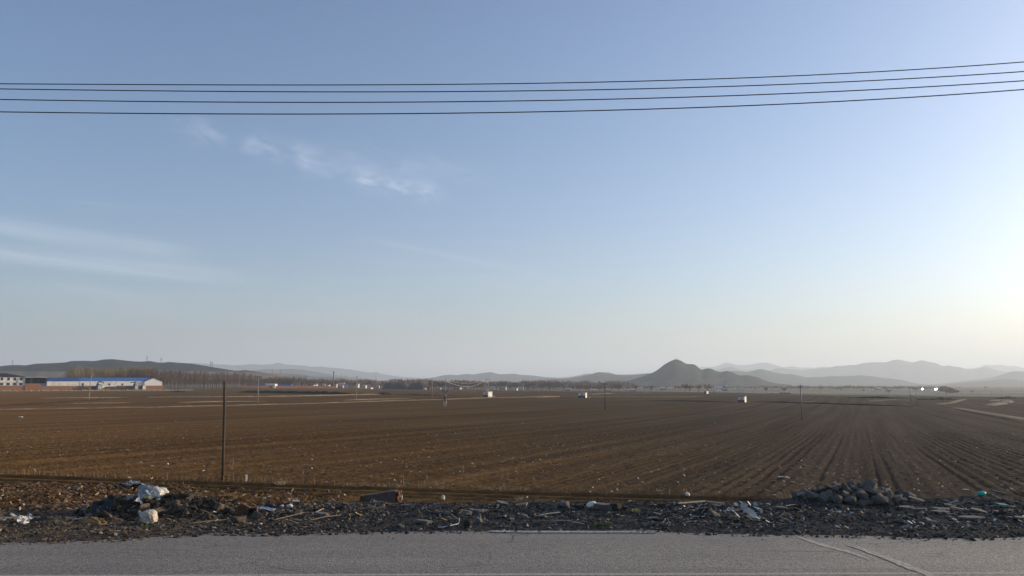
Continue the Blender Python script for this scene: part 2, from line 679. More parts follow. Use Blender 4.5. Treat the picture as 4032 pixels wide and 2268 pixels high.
# ================================================================== hills
def hill(name, pts, D, mat, depth=0.30, back=0.35, rough=0.06, base=-18.0, nr=26, step=5.0, spur=0.18):
    us = np.array([p[0] for p in pts], float)
    vs = np.array([p[1] for p in pts], float)
    u = np.arange(us[0], us[-1] + step, step)
    # a smooth line through the measured crest, with a little crag
    v = np.interp(u, us, vs)
    ker = np.array([1, 2, 3, 2, 1], float)
    ker /= ker.sum()
    v = np.convolve(np.pad(v, 2, mode='edge'), ker, 'valid')
    v = v + fbm(u / 30.0, np.full_like(u, D * 0.01), 3) * rough * 22
    n = len(u)
    k = np.concatenate([np.linspace(-1, 0, nr), np.linspace(0, 1, nr // 2)[1:]])
    crest = np.array([at(a, b, D)[:] for a, b in zip(u, v)])
    X = np.zeros((len(k), n))
    Y = np.zeros_like(X)
    Z = np.zeros_like(X)
    for i, kk in enumerate(k):
        yd = D * (1 + (depth if kk < 0 else back) * kk)
        # ridges run outwards from the crest
        sp = fbm(u / 55.0 + 3.0 * abs(kk), np.full_like(u, 7.7 + D * 0.003 + 1.2 * abs(kk)), 4)
        s = 1 - abs(kk)
        prof = s ** 1.25 * (1 + spur * 1.6 * sp * (1 - s) * 4 * min(1.0, abs(kk) * 3)) if kk != 0 else 1.0
        X[i] = crest[:, 0] / D * yd
        Y[i] = yd
        Z[i] = base + (crest[:, 2] - base) * prof
    return tag(grid_mesh(name, X, Y, Z, mat), kind='structure')


PINE = (0.020, 0.030, 0.022)
SCRUB = (0.045, 0.042, 0.030)
TAN = (0.16, 0.115, 0.075)
M_HL = hill_material('left_hill_cover', (0.010, 0.020, 0.017), TAN, 33, 40, 0.0035)
M_HM = hill_material('near_hill_cover', (0.018, 0.022, 0.020), (0.06, 0.052, 0.04), 0, 20, 0.004)
M_HF = hill_material('far_hill_cover', (0.030, 0.034, 0.030), (0.07, 0.06, 0.045), 10, 60, 0.002)

hill('hill_with_pine_wood', [(-900, 1470), (-500, 1452), (-200, 1450), (0, 1442), (30, 1438), (70, 1437), (100, 1439), (140, 1432), (200, 1430),
     (260, 1427), (275, 1422), (330, 1420), (370, 1422), (410, 1415), (445, 1414), (480, 1418), (530, 1423), (565, 1424),
     (590, 1421), (620, 1427), (640, 1428), (665, 1425), (700, 1428), (750, 1431), (800, 1439), (860, 1449), (910, 1457),
     (935, 1460), (965, 1457), (1000, 1461), (1060, 1470), (1100, 1478), (1160, 1488), (1250, 1497), (1330, 1504)], 2500, M_HL, depth=0.34, rough=0.03, base=-8, spur=0.08)
hill('hills', [(560, 1446), (760, 1429), (830, 1433), (850, 1434), (900, 1436), (920, 1439), (960, 1436), (995, 1433), (1030, 1436), (1060, 1435),
     (1082, 1432), (1093, 1427), (1105, 1429), (1115, 1434), (1150, 1437), (1205, 1440), (1217, 1444), (1270, 1443),
     (1310, 1449), (1340, 1450), (1380, 1455), (1430, 1464), (1465, 1468), (1478, 1465), (1487, 1465), (1497, 1471),
     (1530, 1476), (1550, 1481), (1600, 1485), (1700, 1490), (1800, 1500)], 12500, M_HF, depth=0.12, back=0.1, rough=0.05)
hill('hills', [(860, 1470), (960, 1462), (1010, 1457), (1050, 1453), (1090, 1455), (1120, 1453), (1150, 1452), (1200, 1457), (1240, 1463), (1280, 1470),
     (1330, 1478), (1400, 1486), (1480, 1494)], 8000, M_HF, depth=0.14, back=0.12, rough=0.03)
hill('hills', [(980, 1476), (1060, 1469), (1120, 1470), (1180, 1474), (1250, 1483), (1290, 1483), (1330, 1485), (1380, 1493), (1440, 1501)], 5200, M_HF, depth=0.18, rough=0.03)
hill('hills', [(1640, 1495), (1690, 1488), (1720, 1484), (1740, 1478), (1770, 1475), (1800, 1477), (1830, 1473), (1850, 1473), (1868, 1475), (1890, 1470),
     (1915, 1467), (1932, 1464), (1945, 1468), (1965, 1474), (1980, 1473), (2000, 1473), (2025, 1471), (2050, 1476), (2090, 1478),
     (2150, 1485), (2190, 1487), (2250, 1492), (2340, 1500)], 7600, M_HF, depth=0.16, rough=0.03)
hill('hills', [(2110, 1497), (2170, 1490), (2230, 1485), (2260, 1482), (2300, 1473), (2320, 1470), (2345, 1473), (2375, 1467), (2390, 1464), (2402, 1467),
     (2425, 1475), (2460, 1474), (2510, 1472), (2560, 1470), (2640, 1470), (2760, 1474)], 9500, M_HF, depth=0.12, back=0.1, rough=0.03)
hill('hills', [(2040, 1504), (2100, 1497), (2160, 1493), (2200, 1492), (2240, 1490), (2270, 1484), (2330, 1473), (2350, 1466), (2362, 1464), (2380, 1467),
     (2420, 1474), (2450, 1477), (2490, 1477), (2520, 1475), (2550, 1469), (2568, 1470), (2600, 1472), (2700, 1485)], 5000, M_HM, depth=0.2, rough=0.04)
hill('pointed_hill', [(2380, 1515), (2440, 1509), (2470, 1500), (2500, 1491), (2540, 1480), (2567, 1469), (2588, 1458), (2602, 1447), (2614, 1436), (2628, 1429),
     (2640, 1422), (2655, 1416), (2665, 1415), (2675, 1417), (2690, 1425), (2700, 1431), (2707, 1433), (2727, 1433), (2740, 1437),
     (2750, 1446), (2760, 1457), (2775, 1452), (2793, 1449), (2805, 1453), (2825, 1464), (2845, 1464), (2860, 1459), (2878, 1464),
     (2895, 1472), (2910, 1479), (2945, 1477), (2975, 1484), (2995, 1490), (3015, 1499), (3050, 1508), (3120, 1516)], 3100, M_HM, depth=0.26, rough=0.12, spur=0.12)
hill('hills', [(2860, 1464), (2900, 1459), (2925, 1463), (2940, 1466), (2960, 1461), (2985, 1454), (3000, 1453), (3050, 1467), (3090, 1473), (3110, 1472),
     (3145, 1479), (3180, 1487), (3200, 1484), (3240, 1484), (3270, 1480), (3300, 1482), (3350, 1480), (3390, 1478), (3430, 1481),
     (3470, 1487), (3520, 1492), (3560, 1498), (3600, 1508), (3680, 1518)], 6200, M_HM, depth=0.18, rough=0.03)
hill('hills', [(2740, 1470), (2820, 1458), (2840, 1452), (2860, 1446), (2880, 1442), (2900, 1449), (2920, 1457), (2935, 1459), (2965, 1456), (3030, 1459),
     (3060, 1450), (3075, 1448), (3100, 1453), (3130, 1454), (3160, 1460), (3180, 1455), (3230, 1450), (3260, 1449), (3290, 1441),
     (3330, 1440), (3350, 1436), (3365, 1438), (3400, 1429), (3440, 1426), (3490, 1427), (3510, 1419), (3525, 1416), (3540, 1416),
     (3560, 1420), (3592, 1428), (3610, 1423), (3630, 1417), (3650, 1423), (3690, 1431), (3712, 1443), (3735, 1438), (3760, 1444),
     (3780, 1445), (3800, 1453), (3830, 1456), (3860, 1450), (3878, 1443), (3900, 1450), (3930, 1460), (3970, 1464), (4000, 1466),
     (4032, 1470), (4300, 1478), (4700, 1470)], 10500, M_HF, depth=0.12, back=0.1, rough=0.03)
hill('hills', [(2690, 1452), (2750, 1446), (2780, 1444), (2800, 1446), (2830, 1440), (2848, 1430), (2860, 1427), (2880, 1432), (2895, 1436), (2920, 1438),
     (2940, 1437), (2970, 1433), (3000, 1427), (3020, 1428), (3050, 1436), (3085, 1447), (3110, 1443), (3125, 1442), (3150, 1448),
     (3180, 1447), (3210, 1448), (3235, 1444), (3260, 1445), (3400, 1450), (3700, 1452), (3800, 1451), (3850, 1447), (3880, 1435), (3900, 1439),
     (3930, 1436), (3950, 1437), (3970, 1442), (4000, 1441), (4020, 1446), (4040, 1454), (4300, 1460), (4700, 1452)], 14500, M_HF, depth=0.1, back=0.08, rough=0.03)
hill('hills', [(3640, 1516), (3690, 1511), (3780, 1501), (3850, 1493), (3900, 1487), (3945, 1475), (3980, 1463), (4000, 1461), (4032, 1463), (4300, 1450), (4700, 1460)], 7400, M_HF, depth=0.16, rough=0.03)
hill('hills', [(3650, 1520), (3720, 1514), (3800, 1505), (3900, 1497), (3960, 1491), (4000, 1493), (4032, 1500), (4150, 1506)], 5400, M_HF, depth=0.18, rough=0.03)

# ================================================================== road
def road_material():
    mt, nt, bs = mat_new('worn_asphalt')
    pos = nt.new('ShaderNodeNewGeometry').outputs['Position']
    big = nt.noise(nt.mapping(pos, scale=(0.25, 0.7, 1)), 1.0, 5.0, 0.6)
    lane = nt.noise(nt.mapping(pos, scale=(0.03, 0.9, 1)), 1.0, 2.0, 0.5)
    stone = nt.vor(pos, 42.0, 'F1', 'Color')
    sv = nt.sep(stone)[0]
    grit = nt.noise(pos, 17.0, 4.0, 0.8)
    coarse = nt.noise(pos, 6.0, 4.0, 0.75)
    base = nt.ramp(nt.m('ADD', nt.m('MULTIPLY', big, 0.6), nt.m('MULTIPLY', lane, 0.4)),
                   [(0.34, (0.150, 0.129, 0.102)), (0.66, (0.218, 0.189, 0.150))])
    g = nt.m('ADD', nt.m('MULTIPLY', grit, 0.62), nt.m('ADD', nt.m('MULTIPLY', sv, 0.13), nt.m('MULTIPLY', coarse, 0.25)))
    g = nt.ramp(g, [(0.36, 0.07), (0.48, 0.46), (0.60, 0.92)])
    col = nt.mix(1.0, base, nt.mix(1.0, g, (2.0, 2.0, 2.0), 'MULTIPLY'), 'MULTIPLY')
    # wheel-polished lanes, old oil stains, dust from the verge and a few cracks
    px_, py_, pz_ = nt.sep(pos)
    stain = nt.step(nt.noise(nt.mapping(pos, scale=(0.5, 1.2, 1)), 1.0, 5.0, 0.7, 1.0), 0.58, 0.72)
    col = nt.mix(nt.m('MULTIPLY', stain, 0.35), col, (0.07, 0.065, 0.06))
    dust = nt.m('MULTIPLY', nt.step(nt.m('ADD', py_, nt.m('MULTIPLY', nt.noise(pos, 1.5, 4.0, 0.7), 1.6)), 22.0, 23.6), 0.55)
    col = nt.mix(dust, col, (0.21, 0.18, 0.145))
    sun_lift = nt.m('MULTIPLY', nt.step(nt.m('ADD', px_, nt.m('MULTIPLY', nt.noise(pos, 0.4, 4.0, 0.7), 8.0)), 6.0, 18.0), 0.45)  # sunward brightness of the right side put into the asphalt colour
    col = nt.mix(sun_lift, col, nt.mix(1.0, col, (1.7, 1.68, 1.62), 'MULTIPLY'))
    crack = nt.vor(nt.mapping(nt.vm('ADD', pos, nt.vm('MULTIPLY', nt.new('ShaderNodeTexNoise').outputs['Color'], (0.9, 0.5, 0.0))), scale=(0.28, 0.5, 1)), 1.0, 'DISTANCE_TO_EDGE')
    ck = nt.m('MULTIPLY', nt.m('SUBTRACT', 1.0, nt.step(crack, 0.004, 0.014)), nt.step(nt.noise(pos, 0.35, 2.0), 0.50, 0.62))
    col = nt.mix(nt.m('MULTIPLY', ck, 0.7), col, (0.03, 0.028, 0.026))
    nt.put(bs.inputs['Base Color'], col)
    bs.inputs['Roughness'].default_value = 0.62
    bs.inputs['Specular IOR Level'].default_value = 0.55
    h = nt.m('ADD', nt.m('MULTIPLY', nt.vor(pos, 42.0), -0.8), nt.m('MULTIPLY', grit, 0.9))
    h = nt.m('ADD', h, nt.m('MULTIPLY', coarse, 0.8))
    nt.put(bs.inputs['Normal'], nt.bump(h, 0.8, 0.02))
    return mt


M_ROAD = road_material()
xs = np.linspace(-120, 120, 241)
ys = np.linspace(12.5, 25.5, 14)
X, Y = np.meshgrid(xs, ys)
tag(grid_mesh('road', X, Y, np.zeros_like(X) + 0.0, M_ROAD), kind='structure')

M_LINE = simple('dusty_joint_filler', (0.40, 0.365, 0.31), 0.9, 0.4, 9.0, 0.2, bump=0.4)
M_PAINT = simple('worn_road_paint', (0.36, 0.34, 0.30), 0.8, 0.4, 14.0, 0.3, bump=0.3)


def road_z(u, v, z=0.0):
    a, b, c = ray(u, v)
    k = (z - CAM_H) / c
    return Vector((a * k, b * k, z))


def road_strip(name, pts, widths, mat, z=0.004, jag=0.25):
    """a narrow uneven sheet on the road through photo points"""
    P = [road_z(u, v, z) for u, v in pts]
    # resample
    Q, W = [], []
    for i in range(len(P) - 1):
        n = max(2, int((P[i + 1] - P[i]).length / 0.12))
        for k in range(n):
            f = k / n
            Q.append(P[i].lerp(P[i + 1], f))
            W.append(widths[i] * (1 - f) + widths[i + 1] * f)
    Q.append(P[-1])
    W.append(widths[-1])
    vs, fs = [], []
    for i, q in enumerate(Q):
        d = (Q[min(i + 1, len(Q) - 1)] - Q[max(i - 1, 0)]).normalized()
        n = Vector((-d.y, d.x, 0))
        j1 = 1 + random.uniform(-jag, jag)
        j2 = 1 + random.uniform(-jag, jag)
        vs += [q + n * W[i] / 2 * j1, q - n * W[i] / 2 * j2]
        if i:
            o = 2 * i
            fs.append((o - 2, o - 1, o + 1, o))
    return tag(link_mesh(name, vs, fs, mat), kind='structure')


road_strip('road_joint', [(3140, 2113), (3190, 2129), (3260, 2152), (3335, 2170), (3380, 2186), (3425, 2206)], [0.08, 0.20, 0.26, 0.23, 0.15, 0.05], M_LINE, z=0.008)
road_strip('road_joint', [(3330, 2146), (3390, 2160), (3450, 2182), (3520, 2206), (3590, 2236), (3660, 2262), (3740, 2300)], [0.05, 0.18, 0.25, 0.28, 0.28, 0.25, 0.2], M_LINE, z=0.012)
road_strip('road_marking', [(-500, 2268), (600, 2267), (1400, 2263), (2016, 2261), (3000, 2259), (4032, 2256), (4500, 2255)], [0.16] * 7, M_PAINT, jag=0.15)

# ================================================================== verge
def edge_strip():
    """pale strip of old concrete along the edge of the asphalt"""
    pts = [(1925, 2092), (1960, 2092), (2100, 2094), (2300, 2094), (2480, 2095), (2590, 2097)]
    ws = [.05, .14, .16, .15, .10, .03]
    vs, fs = [], []
    P = [road_z(u, v, 0.03) for u, v in pts]
    Q = []
    for i in range(len(P) - 1):
        for k in range(14):
            f = k / 14
            Q.append((P[i].lerp(P[i + 1], f), ws[i] * (1 - f) + ws[i + 1] * f))
    for i, (q, w_) in enumerate(Q):
        a = w_ * random.uniform(.9, 1.1)
        j = random.uniform(-.02, .02)
        vs += [q + Vector((0, -a / 2 + j, -.12)), q + Vector((0, -a / 2 + j, 0)), q + Vector((0, a / 2 + j, .015)), q + Vector((0, a / 2 + j, -.12))]
        if i:
            o = 4 * i
            for k in range(3):
                fs.append((o - 4 + k, o - 3 + k, o + 1 + k, o + k))
    tag(link_mesh('edge_strip', vs, fs, M_PAINT), kind='structure')


edge_strip()

ROAD_EDGE = [(-900, 2164), (-300, 2158), (0, 2150), (272, 2143), (466, 2139), (582, 2128), (757, 2117), (835, 2111), (998, 2116), (1194, 2112),
             (1388, 2107), (2000, 2103), (2300, 2101), (2582, 2100), (2700, 2108), (2854, 2114), (3000, 2117), (3200, 2120),
             (3480, 2124), (3660, 2134), (3841, 2132), (4032, 2128), (4400, 2130), (4900, 2128)]
_re = [road_z(u, v) for u, v in ROAD_EDGE]
RE_X = np.array([p.x for p in _re])
RE_Y = np.array([p.y for p in _re])


def xat(u, Y):
    return at(u, 2000, Y).x


HEAPS = []
for u, Y, h, sx, sy in [(430, 25.8, .40, .7, .40), (590, 26.3, .36, 1.1, .5), (740, 26.3, .36, .8, .5), (870, 26.1, .26, .7, .45), (690, 25.4, .22, 1.6, .5),
                        (320, 25.15, -.34, 1.2, .45), (40, 25.5, -.26, 1.4, .5), (200, 24.35, .15, .75, .2), (420, 24.5, .13, .5, .16),
                        (480, 25.0, -.12, .6, .3), (820, 25.4, -.10, .5, .3),
                        (3362, 28.0, .54, 1.45, .62), (3080, 27.6, .14, 1.0, .6), (3850, 27.6, .20, 2.3, .8), (3920, 28.0, .10, .6, .4),
                        (1250, 26.9, .05, 1.2, .5), (1700, 27.0, .09, 1.4, .6), (2150, 26.9, .10, 1.5, .6), (2600, 27.0, .05, 1.5, .6)]:
    HEAPS.append((xat(u, Y), Y, h, sx, sy))


def verge_macro(x, y):
    x = np.asarray(x, np.float64)
    y = np.asarray(y, np.float64)
    e = y - np.interp(x, RE_X, RE_Y) + fbm(x / 1.3, y / 1.3, 3) * 0.30
    z = gz(x, y) - 0.05 + 0.13 * sstep(e, -0.25, 1.4)
    strip = sstep(e, 1.5, 3.3) * 0.08 * sstep(x, -11, -7)
    z = z + strip + fbm(x / 1.1, y / 0.8, 3) * 0.16 * sstep(e, 0.4, 2.5)
    for hx, hy, h, sx, sy in HEAPS:
        z = z + h * np.exp(-((x - hx) / sx) ** 2 - ((y - hy) / sy) ** 2)
    back = 27.9 + fbm(x / 2.0, np.zeros_like(x) + 4.4, 3) * 1.0 + 0.9 * np.exp(-((x - xat(3340, 28.3)) / 2.6) ** 2) + 0.5 * sstep(x, 15, 18)
    z = z - 0.55 * sstep(y, back - 0.15, back + 0.75)
    return z


def verge_relief(x, y):
    e = y - np.interp(x, RE_X, RE_Y)
    k = sstep(e, 0.0, 1.6)
    rough = 0.25 + 0.75 * sstep(e, 1.0, 3.0)
    r = np.abs(fbm(x / 0.34, y / 0.34, 3, 0.6)) * 0.16 - 0.04
    r2 = fbm(x / 0.11, y / 0.11, 2, 0.6) * 0.045
    lump = np.abs(fbm(x / 0.75 + 8, y / 0.6, 3, 0.6)) * 0.36 * np.exp(-((x - HEAPS[1][0]) / 3.2) ** 2 - ((y - 26.0) / 1.2) ** 2)
    return (r * rough + r2) * (0.25 + 0.75 * k) + lump


xs = np.arange(-27, 27.01, 0.036)
ys = np.arange(21.2, 29.4, 0.05)
X, Y = np.meshgrid(xs, ys)
VZ = verge_macro(X, Y) + verge_relief(X, Y)


def verge_material():
    mt, nt, bs = mat_new('cinder_and_soil')
    pos = nt.new('ShaderNodeNewGeometry').outputs['Position']
    x, y, z = nt.sep(pos)
    side = nt.step(nt.m('ADD', x, nt.m('MULTIPLY', nt.noise(pos, 0.5, 3.0), 6.0)), -6.5, 1.0)
    f = nt.m('ADD', nt.m('MULTIPLY', nt.noise(pos, 1.6, 5.0, 0.65), 0.5), nt.m('MULTIPLY', nt.noise(pos, 13.0, 4.0, 0.7), 0.5))
    brown = nt.ramp(f, [(0.32, (0.040, 0.029, 0.020)), (0.5, (0.085, 0.064, 0.045)), (0.66, (0.165, 0.130, 0.095))])
    grey = nt.ramp(f, [(0.32, (0.020, 0.0195, 0.018)), (0.5, (0.052, 0.047, 0.041)), (0.66, (0.125, 0.110, 0.092))])
    c = nt.mix(side, brown, grey)
    isl = nt.vor(pos, 22.0, 'F1', 'Color')
    s = nt.sep(isl)
    fleck = nt.step(s[1], 0.90, 0.97)
    c = nt.mix(nt.m('MULTIPLY', fleck, 0.5), c, (0.24, 0.215, 0.185))
    nt.put(bs.inputs['Base Color'], c)
    bs.inputs['Roughness'].default_value = 0.95
    bs.inputs['Specular IOR Level'].default_value = 0.1
    bs.inputs['Diffuse Roughness'].default_value = 1.0
    h = nt.m('ADD', nt.m('MULTIPLY', nt.noise(pos, 30.0, 3.0, 0.7), 0.5), nt.m('MULTIPLY', nt.vor(pos, 22.0), -1.0))
    nt.put(bs.inputs['Normal'], nt.bump(h, 0.9, 0.03))
    return mt


M_VERGE = verge_material()
tag(grid_mesh('verge', X, Y, VZ, M_VERGE), kind='structure')


def near_z(x, y):
    """top of the ground near the road: verge or field, whichever is higher"""
    zf = gz(x, y) + field_relief(x, y) - 0.10 * (1 - sstep(y, 26.4, 28.5))
    zf = np.where(np.asarray(y) < 26.4, -9.0, zf)
    zv = verge_macro(x, y) + verge_relief(x, y)
    zv = np.where(np.asarray(y) > 29.3, -9.0, zv)
    return np.maximum(np.maximum(zf, zv), np.where(np.asarray(y) < 25.4, 0.0, -9.0))


def N(u, v):
    """where the ray through photo pixel (u, v) meets the near ground"""
    a, b, c = ray(u, v)
    ys_ = np.linspace(17, 75, 5801)
    k = ys_ / b
    h = CAM_H + c * k - near_z(a * k, ys_)
    idx = np.nonzero(h < 0)[0]
    if len(idx) == 0:
        return G(u, v)
    Y_ = ys_[idx[0]]
    k = Y_ / b
    return Vector((a * k, Y_, CAM_H + c * k))


def on_near(x, y, dz=0.0):
    return Vector((x, y, float(near_z(np.array([x]), np.array([y]))[0]) + dz))

# ================================================================== materials for the far things
M_CONC = simple('weathered_concrete', (0.36, 0.34, 0.31), 0.85, 0.15, 3.0, 0.3)
M_STEEL = simple('grey_steel', (0.16, 0.16, 0.165), 0.55, 0.2, 4.0, 0.5, 0.3)
M_DARKSTEEL = simple('dark_metal', (0.045, 0.045, 0.05), 0.6, 0.2, 4.0, 0.4)
M_CERAMIC = simple('insulator_ceramic', (0.45, 0.43, 0.40), 0.3, 0.1, 5.0, 0.5)
M_WIRE = simple('black_cable_sheath', (0.018, 0.019, 0.022), 0.6, 0.1, 1.0, 0.3)
M_PALEWIRE = simple('bare_aluminium_cable', (0.42, 0.40, 0.37), 0.5, 0.1, 1.0, 0.5)
M_WHITEWALL = simple('white_render', (0.78, 0.77, 0.72), 0.85, 0.05, 0.35, 0.3, dirt=(0.62, 0.60, 0.55))
M_CREAM = simple('cream_sheet', (0.72, 0.66, 0.52), 0.8, 0.08, 0.3, 0.3)
M_BLUEROOF = simple('blue_roof_sheet', (0.045, 0.13, 0.38), 0.5, 0.15, 0.25, 0.4)
M_DKBLUEROOF = simple('dark_blue_roof_sheet', (0.03, 0.065, 0.22), 0.5, 0.15, 0.25, 0.4)
M_NAVY = simple('navy_cladding', (0.028, 0.035, 0.062), 0.6, 0.25, 0.3, 0.3)
M_BLACKROOF = simple('black_tile_roof', (0.022, 0.024, 0.032), 0.7, 0.2, 0.8, 0.3)
M_BRICK = simple('red_brick', (0.30, 0.145, 0.085), 0.9, 0.18, 0.9, 0.2, dirt=(0.28, 0.14, 0.085))
M_PALEBRICK = simple('pale_brick', (0.40, 0.24, 0.16), 0.9, 0.15, 0.6, 0.2)
M_GLASS = simple('dark_window_glass', (0.025, 0.025, 0.03), 0.2, 0.2, 1.0, 0.5)
M_MAROON = simple('dark_maroon_paint', (0.055, 0.022, 0.022), 0.6, 0.3, 0.7, 0.4)
M_MINT = simple('pale_green_paint', (0.50, 0.56, 0.50), 0.5, 0.12, 0.6, 0.4)
M_GREENP = simple('dull_green_paint', (0.10, 0.19, 0.14), 0.5, 0.2, 0.6, 0.4)
M_RUBBER = simple('black_rubber', (0.02, 0.02, 0.02), 0.9, 0.2, 1.0, 0.2)
M_GREYROOF = simple('grey_roof_sheet', (0.30, 0.30, 0.30), 0.6, 0.15, 0.4, 0.4)
M_REDROOF = simple('red_tile_roof', (0.25, 0.11, 0.08), 0.8, 0.2, 0.5, 0.3)
M_WHITEROOF = simple('white_roof_sheet', (0.80, 0.80, 0.78), 0.35, 0.05, 0.3, 0.5)
M_DRYGRASS = simple('dry_grass_bank', (0.29, 0.215, 0.135), 1.0, 0.35, 0.6, 0.1, bump=0.5, bscale=3.0)
M_TRACK = simple('pale_dirt_track', (0.20, 0.150, 0.10), 1.0, 0.25, 0.5, 0.1, bump=0.3, bscale=2.0)
M_DITCHSHADE = simple('ditch_shade_soil', (0.045, 0.03, 0.02), 1.0, 0.3, 0.5, 0.1, bump=0.5, bscale=2.0)  # dark tone stands in for the shadow in ditches
M_SAND = simple('sandy_heap', (0.20, 0.165, 0.12), 1.0, 0.2, 0.3, 0.1, bump=0.5, bscale=1.5)
M_COAL = simple('dark_spoil', (0.035, 0.037, 0.045), 1.0, 0.3, 0.1, 0.2, bump=0.5, bscale=0.4)
M_BARK = simple('grey_bark', (0.085, 0.068, 0.052), 0.95, 0.25, 1.2, 0.1)
M_TWIG = simple('brown_twigs', (0.150, 0.100, 0.068), 0.95, 0.3, 0.4, 0.1)
M_BUD = simple('budding_twigs', (0.27, 0.215, 0.11), 0.95, 0.3, 0.4, 0.1)
M_DARKTWIG = simple('dark_twigs', (0.055, 0.048, 0.042), 0.95, 0.3, 0.4, 0.1)
M_POSTWOOD = simple('weathered_post', (0.085, 0.066, 0.050), 0.9, 0.25, 9.0, 0.2, bump=0.4)

# ================================================================== overhead cables beside the road
WIRES = [
    ([(0, 329), (626, 335), (1252, 335), (1878, 330), (2504, 318), (3130, 299), (3600, 277), (4032, 242)], 22.2,
     'topmost of the four black overhead cables crossing the sky'),
    ([(0, 349), (626, 360), (1409, 361), (2016, 358), (2504, 349), (3130, 331), (3600, 311), (4032, 280)], 21.6,
     'second black overhead cable, just under the topmost one'),
    ([(0, 391), (626, 401), (1565, 402), (2016, 397), (2504, 388), (3130, 367), (3600, 346), (4032, 317)], 21.0,
     'third black overhead cable, between the second and the lowest'),
    ([(0, 440), (626, 448), (1565, 447), (2016, 443), (2504, 430), (3130, 407), (3600, 385), (4032, 351)], 20.4,
     'lowest of the four black overhead cables crossing the sky'),
]
for pts, Y, lab in WIRES:
    P = [at(u, v, Y) for u, v in pts]
    cf = np.polyfit([p.x for p in P], [p.z for p in P], 3)
    xs_ = np.linspace(-30, 30, 140)
    zs_ = np.polyval(cf, np.clip(xs_, -15.5, 15.5))
    slope_l, slope_r = np.polyval(np.polyder(cf), -15.5), np.polyval(np.polyder(cf), 15.5)
    zs_ = zs_ + np.where(xs_ < -15.5, (xs_ + 15.5) * slope_l, 0) + np.where(xs_ > 15.5, (xs_ - 15.5) * slope_r, 0)
    b = MB().tube([(x, Y, z) for x, z in zip(xs_, zs_)], 0.0155, 8)
    tag(b.build('overhead_cable', M_WIRE, smooth=True), lab, 'cable', 'black overhead cables along the road')


# ================================================================== poles
def shaft_mesh(h, r0, r1, n=8):
    return MB().tube([(0, 0, -0.5), (0, 0, h * 0.5), (0, 0, h)], [r0, (r0 + r1) / 2, r1], n)


def utility_pole(base, top_v, label, arm=0, arm_w=1.6, rz=0.0, r=0.15, cap=False, mat=None, low=None, u=None, group='utility poles standing in the ploughed field'):
    """concrete pole; arm = number of crossarms near the top"""
    D = base.y
    h = at(u if u else 2016, top_v, D).z - base.z
    t = tag(empty('utility_pole', base, rz), label, 'utility pole', group)
    shaft_mesh(h, r, r * 0.62).build('shaft', mat or M_CONC, t, True)
    z = h - 0.25
    for k in range(arm):
        aw = arm_w * (1.0 if k == 0 else 0.8)
        MB().box((0, -r * 0.9, z), (aw, 0.09, 0.09)).tube([(-aw * 0.4, -r * .9, z), (0, -r * .5, z - 0.5)], 0.025, 5).tube([(aw * 0.4, -r * .9, z), (0, -r * .5, z - 0.5)], 0.025, 5).build('crossarm', M_DARKSTEEL, t)
        for sx in (-0.46, 0.0, 0.46) if k == 0 else (-0.46, 0.46):
            q = (sx * aw, -r * 0.9 if sx else 0.0, z + 0.04 if sx else h)
            MB().tube([q, (q[0], q[1], q[2] + 0.12), (q[0], q[1], q[2] + 0.2), (q[0], q[1], q[2] + 0.3)], [0.03, 0.07, 0.05, 0.03], 6).build('insulator', M_CERAMIC, t)
        z -= 0.9
    if cap:
        MB().box((0.05, -0.05, h - 0.1), (0.42, 0.3, 0.5)).build('junction_box', M_CERAMIC, t)
    if low:
        MB().box((0, 0, low), (0.34, 0.34, 0.16)).build('band', M_CERAMIC, t)
    return t


utility_pole(G(349, 1577), 1481, 'leaning concrete pole with white cap before the white warehouse', arm=1, arm_w=0.9, cap=True, low=2.4, u=351).rotation_euler = (0, R(2.2), 0)
utility_pole(G(1015, 1586), 1480, 'slender concrete pole with crossarm right of the dark wooden post', arm=1, arm_w=2.2, u=1020)
utility_pole(G(1403, 1574), 1481, 'pale concrete pole in front of the far village houses', arm=1, arm_w=0.8, u=1401)
utility_pole(G(1701, 1566), 1486, 'thin plain concrete pole left of the transformer mast', arm=0, u=1699)
utility_pole(G(2383, 1612), 1508, 'pole with splayed black crossarm right of the wide hut with a narrow white end', arm=2, arm_w=1.9, u=2379, r=0.14, mat=M_DARKSTEEL)
utility_pole(G(3158, 1654), 1515, 'tall dark pole with small crossarm above the plough furrows', arm=1, arm_w=1.1, u=3154, r=0.13, mat=M_STEEL)


def twin_pole(bases, tops, label, beams, mat=None, r=0.14):
    """two poles joined by beams"""
    o = bases[0]
    t = tag(empty('twin_pole', o), label, 'utility pole', 'twin pole frames carrying field cables')
    hs = []
    for b_, (tu, tv) in zip(bases, tops):
        d = b_ - o
        h = at(tu, tv, b_.y).z - b_.z
        hs.append(h)
        m = MB().tube([(d.x, d.y, d.z - 0.5), (d.x, d.y, d.z + h)], [r, r * 0.65], 8)
        m.build('shaft', mat or M_CONC, t, True)
    d = bases[1] - o
    for f, ext in beams:
        a_ = Vector((0, 0, hs[0] * f))
        b_ = Vector((d.x, d.y, d.z + hs[1] * f))
        dr = (b_ - a_).normalized()
        MB().tube([a_ - dr * ext, b_ + dr * ext], 0.09, 6).build('crossbeam', M_DARKSTEEL, t)
    return t, hs


